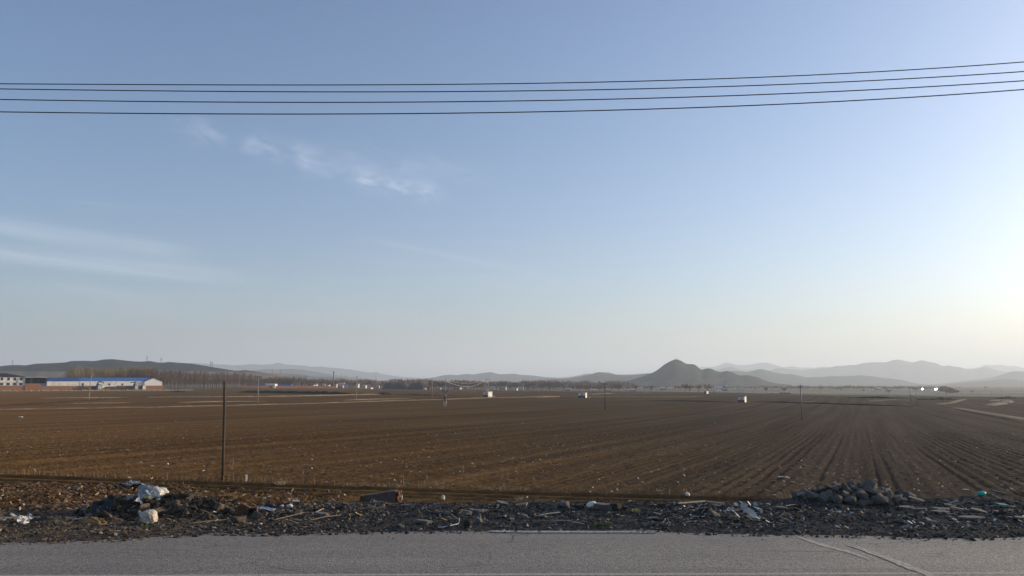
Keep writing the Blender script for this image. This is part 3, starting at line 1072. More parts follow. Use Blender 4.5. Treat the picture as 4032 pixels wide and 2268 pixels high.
hutb = G(1922, 1563)
pa = Vector((xat(1909, hutb.y), hutb.y + 2.5, float(gz(xat(1909, hutb.y), hutb.y))))
pb = Vector((xat(1921, hutb.y), hutb.y + 2.5, float(gz(xat(1921, hutb.y), hutb.y))))
twin_pole([pa, pb], [(1909, 1493), (1921, 1492)], 'pair of pale poles joined at the top behind the square white hut', [(0.985, 0.5)])
pa, pb = G(3585, 1580), G(3611, 1600)
t_, hs_ = twin_pole([pa, pb], [(3582, 1526), (3607, 1529)], 'dark pair of poles with a low beam at the right of the field', [(0.50, 0.3)], M_STEEL, 0.15)
MB().box((pb.x - pa.x, pb.y - pa.y, hs_[1] - 0.1), (2.2, 0.12, 0.12)).build('crossarm', M_DARKSTEEL, t_)

# transformer mast
tb = G(1752, 1600)
D = tb.y
h = at(1752, 1492, D).z - tb.z
t = tag(empty('transformer_mast', tb), 'pole with a wide transformer platform on two white legs in the middle of the field', 'transformer mast')
hp = h - px(46, D)
MB().tube([(0, 0, px(16, D)), (0.1, 0, h)], [0.17, 0.11], 8).build('shaft', M_STEEL, t, True)
MB().box((-0.05, 0, hp), (px(30, D), 1.5, 0.16)).tube([(-px(12, D), 0, hp), (0, 0, hp - 1.0)], 0.05, 5).tube([(px(11, D), 0, hp), (0, 0, hp - 1.0)], 0.05, 5).build('platform', M_DARKSTEEL, t)
for sx in (-1, 1):
    MB().tube([(sx * px(4.2, D), 0, -0.4), (sx * px(3.4, D), 0, px(28, D))], 0.12, 6).build('leg', M_CERAMIC, t, True)
MB().box((0, 0, px(1.5, D)), (px(9, D), 0.5, px(2, D))).build('foot_beam', M_CERAMIC, t)
MB().box((-px(2, D), -0.2, px(33, D)), (px(4, D), 0.7, px(12, D))).build('meter_box', M_DARKSTEEL, t)
MB().box((px(2.5, D), -0.2, px(42, D)), (px(4.5, D), 0.7, px(8, D)), jit=0.05).build('transformer', M_CERAMIC, t)
# pale cables from the mast to the hut's pole pair
q0 = Vector((tb.x, tb.y, tb.z + h - 0.3))
for k, (v1, sag, lab) in enumerate(((1494, 1.6, 'pale field cable hanging highest between the transformer mast and the hut'),
                                    (1494, 2.7, 'pale field cable sagging lowest between the transformer mast and the hut'))):
    q1 = at(1909, v1, hutb.y + 2.5)
    P = []
    for i in range(25):
        f = i / 24
        p = q0.lerp(q1, f)
        p.z -= sag * 4 * f * (1 - f) + 0.3 * k
        P.append(p)
    tag(MB().tube(P, 0.035 + 0.02 * k, 5).build('field_cable', M_PALEWIRE), lab, 'cable', 'pale cables over the field')

# poles beyond the field, far off in the haze
far_poles = [(2673, 1541, 1512, 'dark pole right under the pointed hill, its top forked'), (2679, 1542, 1522, 'short pole close beside the forked dark pole'),
             (2826, 1547, 1516, 'plain pole left of the far white roof beyond the field'), (2983, 1547, 1517, 'plain pole beyond the field above the furrows'),
             (3253, 1551, 1521, 'far grey pole among the hazy round trees'), (3170, 1549, 1524, 'faint far pole right of the tall dark pole'),
             (3730, 1562, 1524, 'dark pole in front of the broad dark tree'), (3819, 1560, 1540, 'short hazy pole right of the broad dark tree'),
             (3888, 1563, 1541, 'short hazy pole left of the sandy bank'), (3938, 1564, 1536, 'hazy pole above the sandy bank'),
             (3980, 1562, 1527, 'hazy pole with crossarm at the far right of the field'), (3056, 1548, 1521, 'hazy pole left of the low white ruins')]
for u, vb, vt, lab in far_poles:
    b_ = G(u, min(vb, 1546 + max(0, (u - 2800) / 100.0)))
    b_ = Vector((xat(u, b_.y), b_.y, float(gz(xat(u, b_.y), b_.y))))
    utility_pole(b_, vt, lab, arm=1 if u in (2673, 3980) else 0, arm_w=1.6, u=u, r=0.2, mat=M_STEEL, group='far poles at the edge of the plain')


# ================================================================== pylons on the hills
def pylon_meshes(h):
    m = MB()
    w0, w1 = h * 0.10, h * 0.018
    lv = [0, .3, .52, .70, .84, 1.0]
    for a in range(4):
        sx, sy = ((-1, -1), (1, -1), (1, 1), (-1, 1))[a]
        m.tube([(sx * (w0 + (w1 - w0) * f), sy * (w0 + (w1 - w0) * f), f * h) for f in lv], h * 0.012, 4)
    for i in range(len(lv) - 1):
        a0, a1 = w0 + (w1 - w0) * lv[i], w0 + (w1 - w0) * lv[i + 1]
        for (p, q) in (((-1, -1), (1, -1)), ((1, -1), (1, 1)), ((1, 1), (-1, 1)), ((-1, 1), (-1, -1))):
            m.tube([(p[0] * a0, p[1] * a0, lv[i] * h), (q[0] * a1, q[1] * a1, lv[i + 1] * h)], h * 0.006, 3)
    arms = []
    for f, wd in ((0.70, 0.17), (0.83, 0.14), (0.95, 0.10)):
        arms.append(MB().prism([(-wd * h, f * h), (0, f * h - 0.02 * h), (wd * h, f * h), (0, f * h + 0.02 * h)], -0.01 * h, 0.01 * h))
    return m, arms


pyl0 = None
_pm, _pa = pylon_meshes(1.0)
for u, vb, vt, D, lab in [(49, 1438, 1418, 3000, 'lattice pylon on the left hill, leftmost of all'), (578, 1423, 1401, 2950, 'tall lattice pylon on the crest of the left hill'),
                          (634, 1429, 1408, 3000, 'lattice pylon just right of the hill crest'), (829, 1444, 1421, 3300, 'larger of two close pylons on the right slope of the left hill'),
                          (836, 1446, 1425, 3400, 'smaller of two close pylons on the right slope of the left hill'), (1072, 1473, 1453, 3600, 'pale pylon in front of the blue hills, left of the chimney pair'),
                          (1105, 1473, 1454, 3600, 'pale pylon in front of the blue hills, second from the left hill'), (1346, 1490, 1473, 3900, 'hazy pylon left of the village pole'),
                          (1360, 1490, 1474, 3900, 'hazy pylon close left of the village pole'), (1480, 1492, 1476, 4200, 'faint pylon above the dark spoil mounds'),
                          (1620, 1492, 1482, 5200, 'tiny faint pylon in the gap between the hill ranges'), (1669, 1490, 1478, 5200, 'tiny faint pylon at the foot of the central hills'),
                          (2301, 1476, 1466, 5050, 'small pylon on the low ridge left of the pointed hill'), (2341, 1470, 1460, 5050, 'small dark pylon near the top of the low ridge'),
                          (2445, 1477, 1471, 5050, 'tiny pylon in the saddle left of the pointed hill')]:
    top, bot = at(u, vt, D), at(u, vb, D)
    hh = top.z - bot.z
    if pyl0 is None:
        o = tag(empty('pylon', bot), lab, 'pylon', 'lattice pylons on the hills')
        _pm.build('lattice_tower', M_STEEL, o)
        for a in _pa:
            a.build('crossarm', M_STEEL, o)
        pyl0 = o
    else:
        o = copy_tree(pyl0)
        o.location = bot
        o['label'] = lab
    o.scale = (hh * 1.1, hh * 1.1, hh + 4)
    o.location.z -= 4
# masts on the summit of the pointed hill
for u, vt, lab in ((2660, 1408, 'left mast on the summit of the pointed hill'), (2668, 1410, 'right mast on the summit of the pointed hill')):
    b_ = at(u, 1417, 3500)
    hh = at(u, vt, 3500).z - b_.z
    t = tag(empty('radio_mast', b_), lab, 'radio mast', 'masts on the pointed hill')
    MB().tube([(0, 0, -3), (0, 0, hh)], [0.9, 0.5], 5).build('mast', M_STEEL, t)
    MB().box((0, 0, hh * 0.85), (2.6, 0.4, 2.0)).build('antenna', M_STEEL, t)
# tall chimney in the village
b_ = G(1299, 1531)
D = 1150.0
b_ = Vector((xat(1299, D), D, float(gz(xat(1299, D), D))))
h = at(1299, 1463, D).z - b_.z
t = tag(empty('chimney', b_), 'tall thin chimney rising above the village trees', 'chimney')
MB().tube([(0, 0, 0), (0, 0, h)], [1.1, 0.75], 10).build('stack', M_STEEL, t, True)
MB().tube([(0, 0, h - 2.2), (0, 0, h + 0.2)], [0.95, 0.95], 10).build('rim', M_DARKSTEEL, t, True)


# ================================================================== farm buildings on the left
def local_box(m, x0, x1, y0, y1, z0, z1):
    return m.box(((x0 + x1) / 2, (y0 + y1) / 2, (z0 + z1) / 2), (x1 - x0, y1 - y0, z1 - z0))


FB = G(640, 1537)                      # right front corner of the warehouse
FD = FB.y
TH = R(38)
ct, st = math.cos(TH), math.sin(TH)


def fu(u, off=0.0):
    """local x on the farm front line (shifted back by off) for photo column u"""
    a, b, c = ray(u, 1530)
    tt = a / b
    # point FB + x*(ct,st) + off*(-st,ct); want X = tt*Y
    ox, oy = FB.x - off * st, FB.y + off * ct
    return (tt * oy - ox) / (ct - tt * st)


def fz(u, v, off=0.0):
    """local z for a photo row v on that line"""
    x = fu(u, off)
    Y = FB.y + x * st + off * ct
    return at(u, v, Y).z - FB.z


def farm(name, label, cat, group=None):
    return tag(empty(name, FB, TH), label, cat, group)


def gable(m, x0, x1, y0, y1, ze, zr, along='x'):
    """pitched roof solid"""
    if along == 'x':
        ym = (y0 + y1) / 2
        vs = [(x0, y0, ze), (x1, y0, ze), (x1, y1, ze), (x0, y1, ze), (x0, ym, zr), (x1, ym, zr)]
        fs = [(0, 3, 2, 1), (0, 1, 5, 4), (2, 3, 4, 5), (1, 2, 5), (3, 0, 4)]
    else:
        xm = (x0 + x1) / 2
        vs = [(x0, y0, ze), (x1, y0, ze), (x1, y1, ze), (x0, y1, ze), (xm, y0, zr), (xm, y1, zr)]
        fs = [(0, 3, 2, 1), (1, 2, 5, 4), (3, 0, 4, 5), (0, 1, 4), (2, 3, 5)]
    return m.add(vs, fs)


G0 = -2.5                               # below ground, so that nothing floats
# long warehouse, two roof sections
w = farm('warehouse', 'long white warehouse with a bright blue roof and a gabled right end', 'warehouse')
xl, xm_, xg, xr = fu(183, 3), fu(311, 3), fu(566, 3), fu(636, 3)
ze = fz(420, 1500, 3)
zr = fz(420, 1487, 3)
local_box(MB(), xl, xg + 0.02, 3, 17, G0, ze).build('wall', M_WHITEWALL, w)
gable(MB(), xl - .4, xm_, 2.6, 17.4, ze + 0.05, zr).build('roof', M_DKBLUEROOF, w)
gable(MB(), xm_ + .02, xg + 5, 2.6, 17.4, ze + 0.06, zr).build('roof', M_BLUEROOF, w)
zg = fz(600, 1489, 2)
zeg = fz(600, 1503, 2)
gm = MB()
local_box(gm, xg, xr, 1.5, 30, G0, zeg)
gm.add([(xg, 1.5, zeg), (xr, 1.5, zeg), ((xg + xr) / 2, 1.5, zg), (xg, 30, zeg), (xr, 30, zeg), ((xg + xr) / 2, 30, zg)], [(0, 1, 2), (5, 4, 3), (0, 2, 5, 3), (2, 1, 4, 5)])
gm.build('gable_wall', M_WHITEWALL, w)
xc = (xg + xr) / 2
rm = MB()
for s in (-1, 1):
    xe = xg - 0.5 if s < 0 else xr + 0.5
    sl = (zg - zeg) / (xc - xg)
    zo = zeg - 0.5 * sl
    a = [(xe, 1.2, zo + .06), (xc, 1.2, zg + .06), (xc, 30.3, zg + .06), (xe, 30.3, zo + .06)]
    b = [(p[0], p[1], p[2] + 0.25) for p in a]
    rm.add(a + b, [(0, 1, 2, 3), (7, 6, 5, 4), (0, 4, 5, 1), (1, 5, 6, 2), (2, 6, 7, 3), (3, 7, 4, 0)])
rm.build('gable_roof', M_DKBLUEROOF, w)
for u, ua, va, vb_ in [(325, 4, 1508, 1519), (430, 3.5, 1509, 1518), (481, 3.5, 1509, 1518)]:
    x0, x1 = fu(u - ua, 3), fu(u + ua, 3)
    z0, z1 = fz(u, vb_, 3), fz(u, va, 3)
    f_ = local_box(MB(), x0, x1, 2.9, 3.2, z0, z1).build('window', M_CONC, w)
    local_box(MB(), x0 + .25, x1 - .25, 2.84, 2.95, z0 + .25, z1 - .25).build('pane', M_GLASS, f_)
for u in (210, 238, 268, 298):
    x0, x1 = fu(u - 4, 3), fu(u + 4, 3)
    local_box(MB(), x0, x1, 2.93, 3.1, fz(u, 1517, 3), fz(u, 1507, 3)).build('shutter', M_CREAM, w)
local_box(MB(), fu(312, 3), fu(313.2, 3), 2.85, 3.0, 0.2, ze).build('downpipe', M_CONC, w)
local_box(MB(), xl, xm_, 2.55, 2.75, ze - 0.1, ze + 0.2).build('gutter', M_DKBLUEROOF, w)

# dark shed left of it
w = farm('shed', 'open dark navy shed with a thin pale roof edge, left of the warehouse', 'shed')
x0, x1 = fu(95, 6), fu(181, 6)
zs = fz(140, 1485, 6)
local_box(MB(), x0, x1, 12, 20, G0, zs - 0.3).build('wall', M_NAVY, w)
local_box(MB(), x0 - .3, x1 + .3, 4.5, 20.5, zs - 0.28, zs).build('roof', M_WHITEWALL, w)
for u in (97, 124, 152, 180):
    local_box(MB(), fu(u, 5) - .2, fu(u, 5) + .2, 5, 5.4, G0, zs - 0.3).build('post', M_NAVY, w)
local_box(MB(), fu(113, 8), fu(128, 8), 9, 11.9, G0, fz(120, 1499, 8)).build('stored_goods', M_DARKSTEEL, w)

# two-storey house
w = farm('house', 'white two-storey house with black hipped roof at the left edge', 'house')
x0, x1 = fu(-75, 7), fu(96, 7)
ze = fz(40, 1484, 7)
zr = fz(40, 1472, 7)
local_box(MB(), x0, x1, 7, 20, G0, ze).build('wall', M_WHITEWALL, w)
MB().add([(x0 - .8, 6.2, ze + .03), (x1 + .8, 6.2, ze + .03), (x1 + .8, 20.8, ze + .03), (x0 - .8, 20.8, ze + .03), (x0 + 9, 13.5, zr + .6), (x1 - 14, 13.5, zr + .6)],
         [(0, 3, 2, 1), (0, 1, 5, 4), (1, 2, 5), (2, 3, 4, 5), (3, 0, 4)]).build('roof', M_BLACKROOF, w)
for u in (-22, 5, 31, 56, 81):
    for va, vb_, ua in ((1487, 1498, 5.0), (1507, 1517, 6.5)):
        xa, xb = fu(u - ua, 7), fu(u + ua, 7)
        f_ = local_box(MB(), xa, xb, 6.9, 7.2, fz(u, vb_, 7), fz(u, va, 7)).build('window', M_CONC, w)
        local_box(MB(), xa + .2, xb - .2, 6.85, 6.95, fz(u, vb_, 7) + .2, fz(u, va, 7) - .2).build('pane', M_GLASS, f_)
local_box(MB(), x0, x1, 6.8, 7.05, fz(40, 1503, 7) - 0.5, fz(40, 1503, 7)).build('string_course', M_CREAM, w)

# brick yard wall
w = farm('brick_wall', 'long low red brick yard wall in front of the farm buildings', 'wall')
zt = fz(300, 1520, 0)
m = MB()
local_box(m, fu(97, 0), fu(645, 0), 0, 0.5, G0, zt)
m.build('wall', M_BRICK, w)
local_box(MB(), fu(97.5, 0), fu(160, 0), -0.4, -0.02, G0, fz(130, 1510, 0)).build('raised_panel', M_BRICK, w)
local_box(MB(), fu(-90, 0), fu(97, 0) - .02, 0, 0.5, G0, fz(40, 1518, 0)).build('wall', M_BRICK, w)
local_box(MB(), fu(97, 0), fu(645, 0), -0.1, 0.6, zt + .003, zt + 0.18).build('coping', M_PALEBRICK, w)
w = farm('gate_panel', 'bright blue metal sheet on the brick yard wall', 'sheet')
local_box(MB(), fu(160.5, 0), fu(178, 0), -0.35, -0.03, fz(170, 1519, 0), fz(170, 1510, 0)).build('panel', M_BLUEROOF, w)
local_box(MB(), fu(160.5, 0), fu(178, 0), -0.42, -0.36, fz(170, 1514.5, 0), fz(170, 1513.5, 0)).build('rail', M_DKBLUEROOF, w)


# farm machines standing in front of the wall
def spoked(m, x, y, r, wd):
    return m.tube([(x, y - wd / 2, r), (x, y + wd / 2, r)], r, 14)


def machine(u0, u1, label, flip, spout_u):
    """a harvester-like machine: body, cab, hopper, spout, wheels"""
    t = farm('farm_machine', label, 'farm machine', 'harvesting machines before the farm')
    x0, x1 = fu(u0, -5), fu(u1, -5)
    z = fz((u0 + u1) / 2, 1540, -5)
    px_ = px(1, FD)
    MB().box(((x0 + x1) / 2, -4.2, z + 12 * px_), (x1 - x0, 2.6, 18 * px_), jit=0.02).build('body', M_MINT, t)
    MB().box(((x0 + x1) / 2 - .4, -4.2, z + 4 * px_), ((x1 - x0) * 1.1, 2.4, 6 * px_), jit=0.03).build('chassis', M_GREENP, t)
    MB().box((x0 - 3 * px_, -4.2, z + 14 * px_), (7 * px_, 2.3, 26 * px_), (0, 0.18, 0), jit=0.06).build('elevator', M_DARKSTEEL, t)
    m = MB()
    pts = [(x0 - 3 * px_, -4.2, z + 26 * px_), (x0 + 1 * px_, -4.2, z + 32 * px_), ((x0 + x1) / 2, -4.3, z + 35 * px_), (fu(spout_u, -5), -4.6, z + 32 * px_), (fu(spout_u + 1, -5), -4.7, z + 27 * px_)]
    m.tube(pts, [1.1 * px_ * 1.6, 1.4 * px_ * 1.5, 1.9 * px_, 1.5 * px_, 1.2 * px_], 8)
    m.build('spout', M_DARKSTEEL, t)
    MB().box(((x0 + x1) / 2, -4.2, z + 23 * px_), ((x1 - x0) * .8, 2.2, 4 * px_)).build('hopper', M_STEEL, t)
    for xx, rr in ((x0 + .6, 1.0), (x1 - .7, 0.75)):
        for yy in (-5.7, -2.8):
            wm = MB()
            wm.tube([(xx, yy - .25, z + rr), (xx, yy + .25, z + rr)], rr, 14)
            wo = wm.build('wheel', M_RUBBER, t)
            MB().tube([(xx, yy - .3, z + rr), (xx, yy + .3, z + rr)], rr * .5, 10).build('rim', M_MINT, wo)
    return t


machine(385, 400, 'pale green machine with curved spout beside the dark bin, left one', False, 406)
machine(531, 542, 'pale green machine with raised jib arm, right one by the cabinet', False, 513)
# jib on the right machine's side
t = farm('loader_arm', 'bent steel loader arm rising behind the right farm machine', 'loader')
z = fz(545, 1540, -6)
p_ = px(1, FD)
MB().tube([(fu(553, -3), -2.4, z + 18 * p_), (fu(545, -3), -2.4, z + 34 * p_)], [0.35, 0.3], 6).build('boom', M_STEEL, t)
MB().tube([(fu(545, -3), -2.4, z + 34 * p_), (fu(535, -3), -2.4, z + 28 * p_), (fu(528, -3), -2.4, z + 22 * p_)], [0.3, 0.28, 0.2], 6).build('stick', M_STEEL, t)
MB().box((fu(554, -3), -2.4, z + 9 * p_), (2.4, 2.0, 18 * p_), jit=0.04).build('base', M_MAROON, t)


def bin_box(u0, u1, v0, label):
    t = farm('trailer', label, 'trailer', 'dark maroon bins before the farm')
    x0, x1 = fu(u0, -4), fu(u1, -4)
    z = fz((u0 + u1) / 2, 1539, -4)
    zt_ = fz((u0 + u1) / 2, v0, -4)
    local_box(MB(), x0, x1, -4.5, -2, z + .7, zt_).build('body', M_MAROON, t)
    local_box(MB(), x0 - .1, x1 + .1, -4.6, -1.9, zt_ + .003, zt_ + .2).build('rim', M_DARKSTEEL, t)
    for xx in (x0 + 1.2, x1 - 1.2):
        for yy in (-4.3, -2.2):
            MB().tube([(xx, yy - .15, z + .5), (xx, yy + .15, z + .5)], 0.5, 12).build('wheel', M_RUBBER, t)
    return t


bin_box(352, 377, 1521, 'dark maroon bin left of the left farm machine')
bin_box(496, 525, 1521, 'dark maroon bin left of the right farm machine')
t = farm('cabinet', 'tall white cabinet on legs right of the right farm machine', 'cabinet')
x0, x1 = fu(561, -3), fu(573, -3)
z = fz(567, 1540, -3)
local_box(MB(), x0, x1, -4, -2.2, z + 5 * p_, fz(567, 1517, -3)).build('body', M_WHITEWALL, t)
local_box(MB(), x0 - .2, x1 + .2, -4.2, -2, fz(567, 1517, -3) + .003, fz(567, 1516, -3)).build('top', M_GREYROOF, t)
for xx in (x0 + .2, x1 - .2):
    for yy in (-3.8, -2.4):
        local_box(MB(), xx - .15, xx + .15, yy - .15, yy + .15, z - .6, z + 5 * p_ - .003).build('leg', M_WHITEWALL, t)
local_box(MB(), x0 - 6 * p_, x0 - .3, -3.6, -2.4, z - .5, fz(560, 1517, -3)).build('side_column', M_MAROON, t)
t = farm('conveyor', 'long low white conveyor lying between the two farm machines', 'conveyor')
z = fz(430, 1540, -2)
MB().tube([(fu(402, -2), -2, z + 14 * p_), (fu(412, -2), -2, z + 18 * p_), (fu(458, -2), -2, z + 19 * p_)], [0.9, 0.55, 0.45], 8).build('belt', M_WHITEWALL, t)
MB().tube([(fu(405, -2), -2, z - .5), (fu(405, -2), -2, z + 14 * p_)], 0.2, 6).tube([(fu(452, -2), -2, z - .5), (fu(452, -2), -2, z + 18 * p_)], 0.2, 6).build('trestle', M_STEEL, t)
t = farm('tarpaulin', 'leaning white triangular panel before the warehouse wall', 'panel')
MB().prism([(fu(457, -1), z + 20 * p_), (fu(461, -1), z + 20 * p_), (fu(461, -1), z + 33 * p_), (fu(457, -1), z + 36 * p_)], -1.4, -1.1).build('sheet', M_WHITEROOF, t)
MB().tube([(fu(446, -1), -1, z + 20 * p_), (fu(457, -1), -1, z + 35 * p_)], 0.22, 6).build('strut', M_STEEL, t)
MB().box((fu(459, -1), -1.2, z + 9 * p_), (0.5, 0.5, 22 * p_)).build('stand', M_STEEL, t)

# dry grass bank along the field edge by the farm
bm_ = MB()
P0, P1 = fu(-120, -7), fu(760, -7)
vs, fs = [], []
for i in range(121):
    x = P0 + (P1 - P0) * i / 120
    wx, wy = FB.x + x * ct + 7 * st, FB.y + x * st - 7 * ct
    z = float(gz(wx, wy))
    r1 = random.uniform(0.5, 1.3)
    for k, (oy, oz) in enumerate(((-4, -.6), (-1.5, r1 * .8), (1.5, r1), (6, r1 * .5), (7, -.8))):
        vs.append((wx - oy * st, wy + oy * ct, z + oz))
    if i:
        o = 5 * i
        for k in range(4):
            fs.append((o - 5 + k, o + k, o + k + 1, o - 4 + k))
tag(link_mesh('grass_bank', vs, fs, M_DRYGRASS), kind='structure')


# ================================================================== field tracks, ditches and banks
def bank(name, pts, width, height, mat, wob=0.3):
    """a low raised strip following photo points over the land"""
    P = [G(u, v) for u, v in pts]
    Q = []
    for i in range(len(P) - 1):
        n = max(2, int((P[i + 1] - P[i]).length / 2.5))
        Q += [P[i].lerp(P[i + 1], k / n) for k in range(n)]
    Q.append(P[-1])
    vs, fs = [], []
    for i, q in enumerate(Q):
        d = (Q[min(i + 1, len(Q) - 1)] - Q[max(i - 1, 0)])
        d.z = 0
        d.normalize()
        n = Vector((-d.y, d.x, 0))
        hh = height * (1 + random.uniform(-wob, wob)) * min(1.0, (i + 1) / 6, (len(Q) - i) / 6)
        for s, hz in ((-1, -0.15), (-0.55, hh * .85), (0, hh), (0.55, hh * .85), (1, -0.15)):
            p = q + n * width / 2 * s * (1 + random.uniform(-.12, .12))
            vs.append((p.x, p.y, float(gz(p.x, p.y)) + hz))
        if i:
            o = 5 * i
            for k in range(4):
                fs.append((o - 5 + k, o - 4 + k, o + k + 1, o + k))
    return tag(link_mesh(name, vs, fs, mat), kind='structure')


bank('field_track', [(-300, 1623), (0, 1614), (300, 1609), (600, 1604), (900, 1597), (1200, 1590), (1500, 1580), (1750, 1573), (1925, 1566), (2060, 1564), (2180, 1559)], 3.2, 0.26, M_TRACK, 0.5)
bank('grass_strip', [(160, 1568), (330, 1567), (500, 1565)], 5, 0.40, M_DRYGRASS)
bank('grass_strip', [(530, 1565), (760, 1564), (900, 1563), (1100, 1561), (1300, 1557), (1500, 1553)], 5, 0.40, M_DRYGRASS)
bank('grass_strip', [(280, 1589), (420, 1587), (510, 1585)], 3.5, 0.25, M_DRYGRASS)
bank('grass_strip', [(700, 1585), (860, 1582), (1050, 1580)], 3.5, 0.28, M_DRYGRASS)
bank('grass_strip', [(1350, 1576), (1480, 1572), (1620, 1570)], 3.5, 0.25, M_DRYGRASS)
bank('shade_bank', [(0, 1596), (160, 1592), (300, 1583), (430, 1575), (560, 1566), (700, 1554), (800, 1548)], 3.0, 0.5, M_DITCHSHADE)  # low banks shaped to give the dark lines of shaded ditches
bank('shade_bank', [(940, 1545), (1000, 1546), (1100, 1548), (1250, 1551), (1400, 1553)], 6.0, 1.5, M_DITCHSHADE)
bank('shade_bank', [(1494, 1553), (1512, 1552), (1527, 1554)], 7.0, 1.2, M_DITCHSHADE)
bank('shade_bank', [(660, 1543), (690, 1543), (730, 1544)], 5.0, 1.0, M_DITCHSHADE)
bank('shade_bank', [(1560, 1555), (1680, 1557), (1800, 1557)], 3.5, 0.5, M_DITCHSHADE)
bank('grass_strip', [(2110, 1565), (2200, 1562), (2290, 1563), (2500, 1563), (2700, 1563), (2760, 1562)], 3.5, 0.28, M_DRYGRASS)
bank('grass_strip', [(2312, 1553), (2370, 1551), (2412, 1549)], 6.0, 0.5, M_TRACK)
bank('grass_strip', [(2465, 1549), (2530, 1549), (2560, 1548)], 6.0, 0.4, M_TRACK)
bank('shade_bank', [(2560, 1577), (2700, 1580), (2860, 1583), (2925, 1584)], 2.5, 0.35, M_DITCHSHADE)
bank('shade_bank', [(2960, 1582), (3130, 1587), (3300, 1592), (3450, 1597), (3600, 1600)], 3.0, 0.5, M_DITCHSHADE)
bank('field_track', [(3160, 1580), (3200, 1586), (3250, 1589)], 3.5, 0.3, M_TRACK)
bank('field_track', [(3420, 1580), (3490, 1575), (3540, 1572)], 3.5, 0.12, M_TRACK)
bank('field_track', [(3690, 1592), (3750, 1586), (3775, 1577), (3800, 1571)], 4.0, 0.15, M_TRACK)
bank('field_track', [(3760, 1605), (3860, 1622), (3960, 1638), (4032, 1650), (4200, 1680)], 3.4, 0.10, M_TRACK)
bank('shade_bank', [(3765, 1611), (3860, 1630), (3960, 1648), (4032, 1662)], 1.5, 0.12, M_DITCHSHADE)
bank('shade_bank', [(3330, 1566), (3420, 1567), (3570, 1569)], 5.0, 0.9, M_DITCHSHADE)
bank('sand_bank', [(3890, 1597), (3925, 1593), (3952, 1588)], 5.0, 0.7, M_SAND)
bank('sand_bank', [(3955, 1587), (3966, 1582), (3960, 1577), (3940, 1575)], 6.0, 0.6, M_SAND)
bank('sand_bank', [(3912, 1580), (3922, 1576), (3950, 1574)], 6.0, 0.5, M_SAND)
for u, v in ((3640, 1575), (3668, 1574), (3703, 1574), (3735, 1574), (3970, 1568), (3948, 1570)):
    bank('shade_bank', [(u - 6, v), (u, v - .6), (u + 6, v)], 8.0, 1.8, M_DITCHSHADE)


# ================================================================== field huts
def hut(u0, um, u1, v0, vb, label, mat_front, mat_side, low=None, depth=3.2):
    """pump hut: shaded front from u0 to um, sunlit side from um to u1"""
    b = G(um, vb)
    D = b.y
    W1, W2 = px(um - u0, D), px(u1 - um, D)
    H = px(vb - v0, D)
    t = tag(empty('pump_hut', b), label, 'hut', 'pump huts in the ploughed field')
    dx_ = W2
    A = Vector((-W1, 0.9))
    B = Vector((0, 0))
    tt = b.x / b.y
    C_ = Vector((dx_ + depth * tt, depth))
    E = Vector((dx_ + depth * tt - W1, depth + 0.9))
    poly = [A, B, C_, E]
    m = MB().add([(p.x, p.y, -.5) for p in poly] + [(p.x, p.y, H) for p in poly], [(0, 1, 5, 4), (2, 3, 7, 6), (3, 0, 4, 7), (4, 5, 6, 7)])
    m.build('wall', mat_front, t)
    n = (C_ - B).normalized()
    nn = Vector((n.y, -n.x)) * 0.05
    MB().add([(B.x, B.y, -.5), (C_.x, C_.y, -.5), (C_.x, C_.y, H), (B.x, B.y, H), (B.x + nn.x, B.y + nn.y, -.5), (C_.x + nn.x, C_.y + nn.y, -.5), (C_.x + nn.x, C_.y + nn.y, H), (B.x + nn.x, B.y + nn.y, H)],
             [(4, 5, 6, 7), (0, 3, 2, 1), (0, 4, 7, 3), (1, 2, 6, 5), (3, 7, 6, 2)]).build('side_wall', mat_side, t)
    c = sum(poly, Vector((0, 0))) / 4
    rp = [c + (p - c) * 1.16 for p in poly]
    MB().add([(p.x, p.y, H + .004) for p in rp] + [(p.x, p.y, H + .16) for p in rp], [(3, 2, 1, 0), (4, 5, 6, 7), (0, 1, 5, 4), (1, 2, 6, 5), (2, 3, 7, 6), (3, 0, 4, 7)]).build('roof', M_CONC if not low else M_DARKSTEEL, t)
    f = (B - A).normalized()
    fn = Vector((f.y, -f.x)) * 0.04
    a0, a1 = A + fn, B + fn
    MB().add([(A.x, A.y, -.4), (B.x, B.y, -.4), (B.x, B.y, H * .38), (A.x, A.y, H * .38), (a0.x, a0.y, -.4), (a1.x, a1.y, -.4), (a1.x, a1.y, H * .38), (a0.x, a0.y, H * .38)],
             [(4, 5, 6, 7), (0, 4, 7, 3), (1, 2, 6, 5), (3, 7, 6, 2)]).build('plinth', M_NAVY, t)
    dm = A.lerp(B, .45)
    d1 = A.lerp(B, .65)
    q0, q1 = dm + fn * 2.2, d1 + fn * 2.2
    MB().add([(q0.x, q0.y, 0), (q1.x, q1.y, 0), (q1.x, q1.y, H * .75), (q0.x, q0.y, H * .75), (dm.x, dm.y, 0), (d1.x, d1.y, 0), (d1.x, d1.y, H * .75), (dm.x, dm.y, H * .75)],
             [(0, 1, 2, 3), (4, 0, 3, 7), (1, 5, 6, 2), (3, 2, 6, 7)]).build('door', M_STEEL, t)
    return t


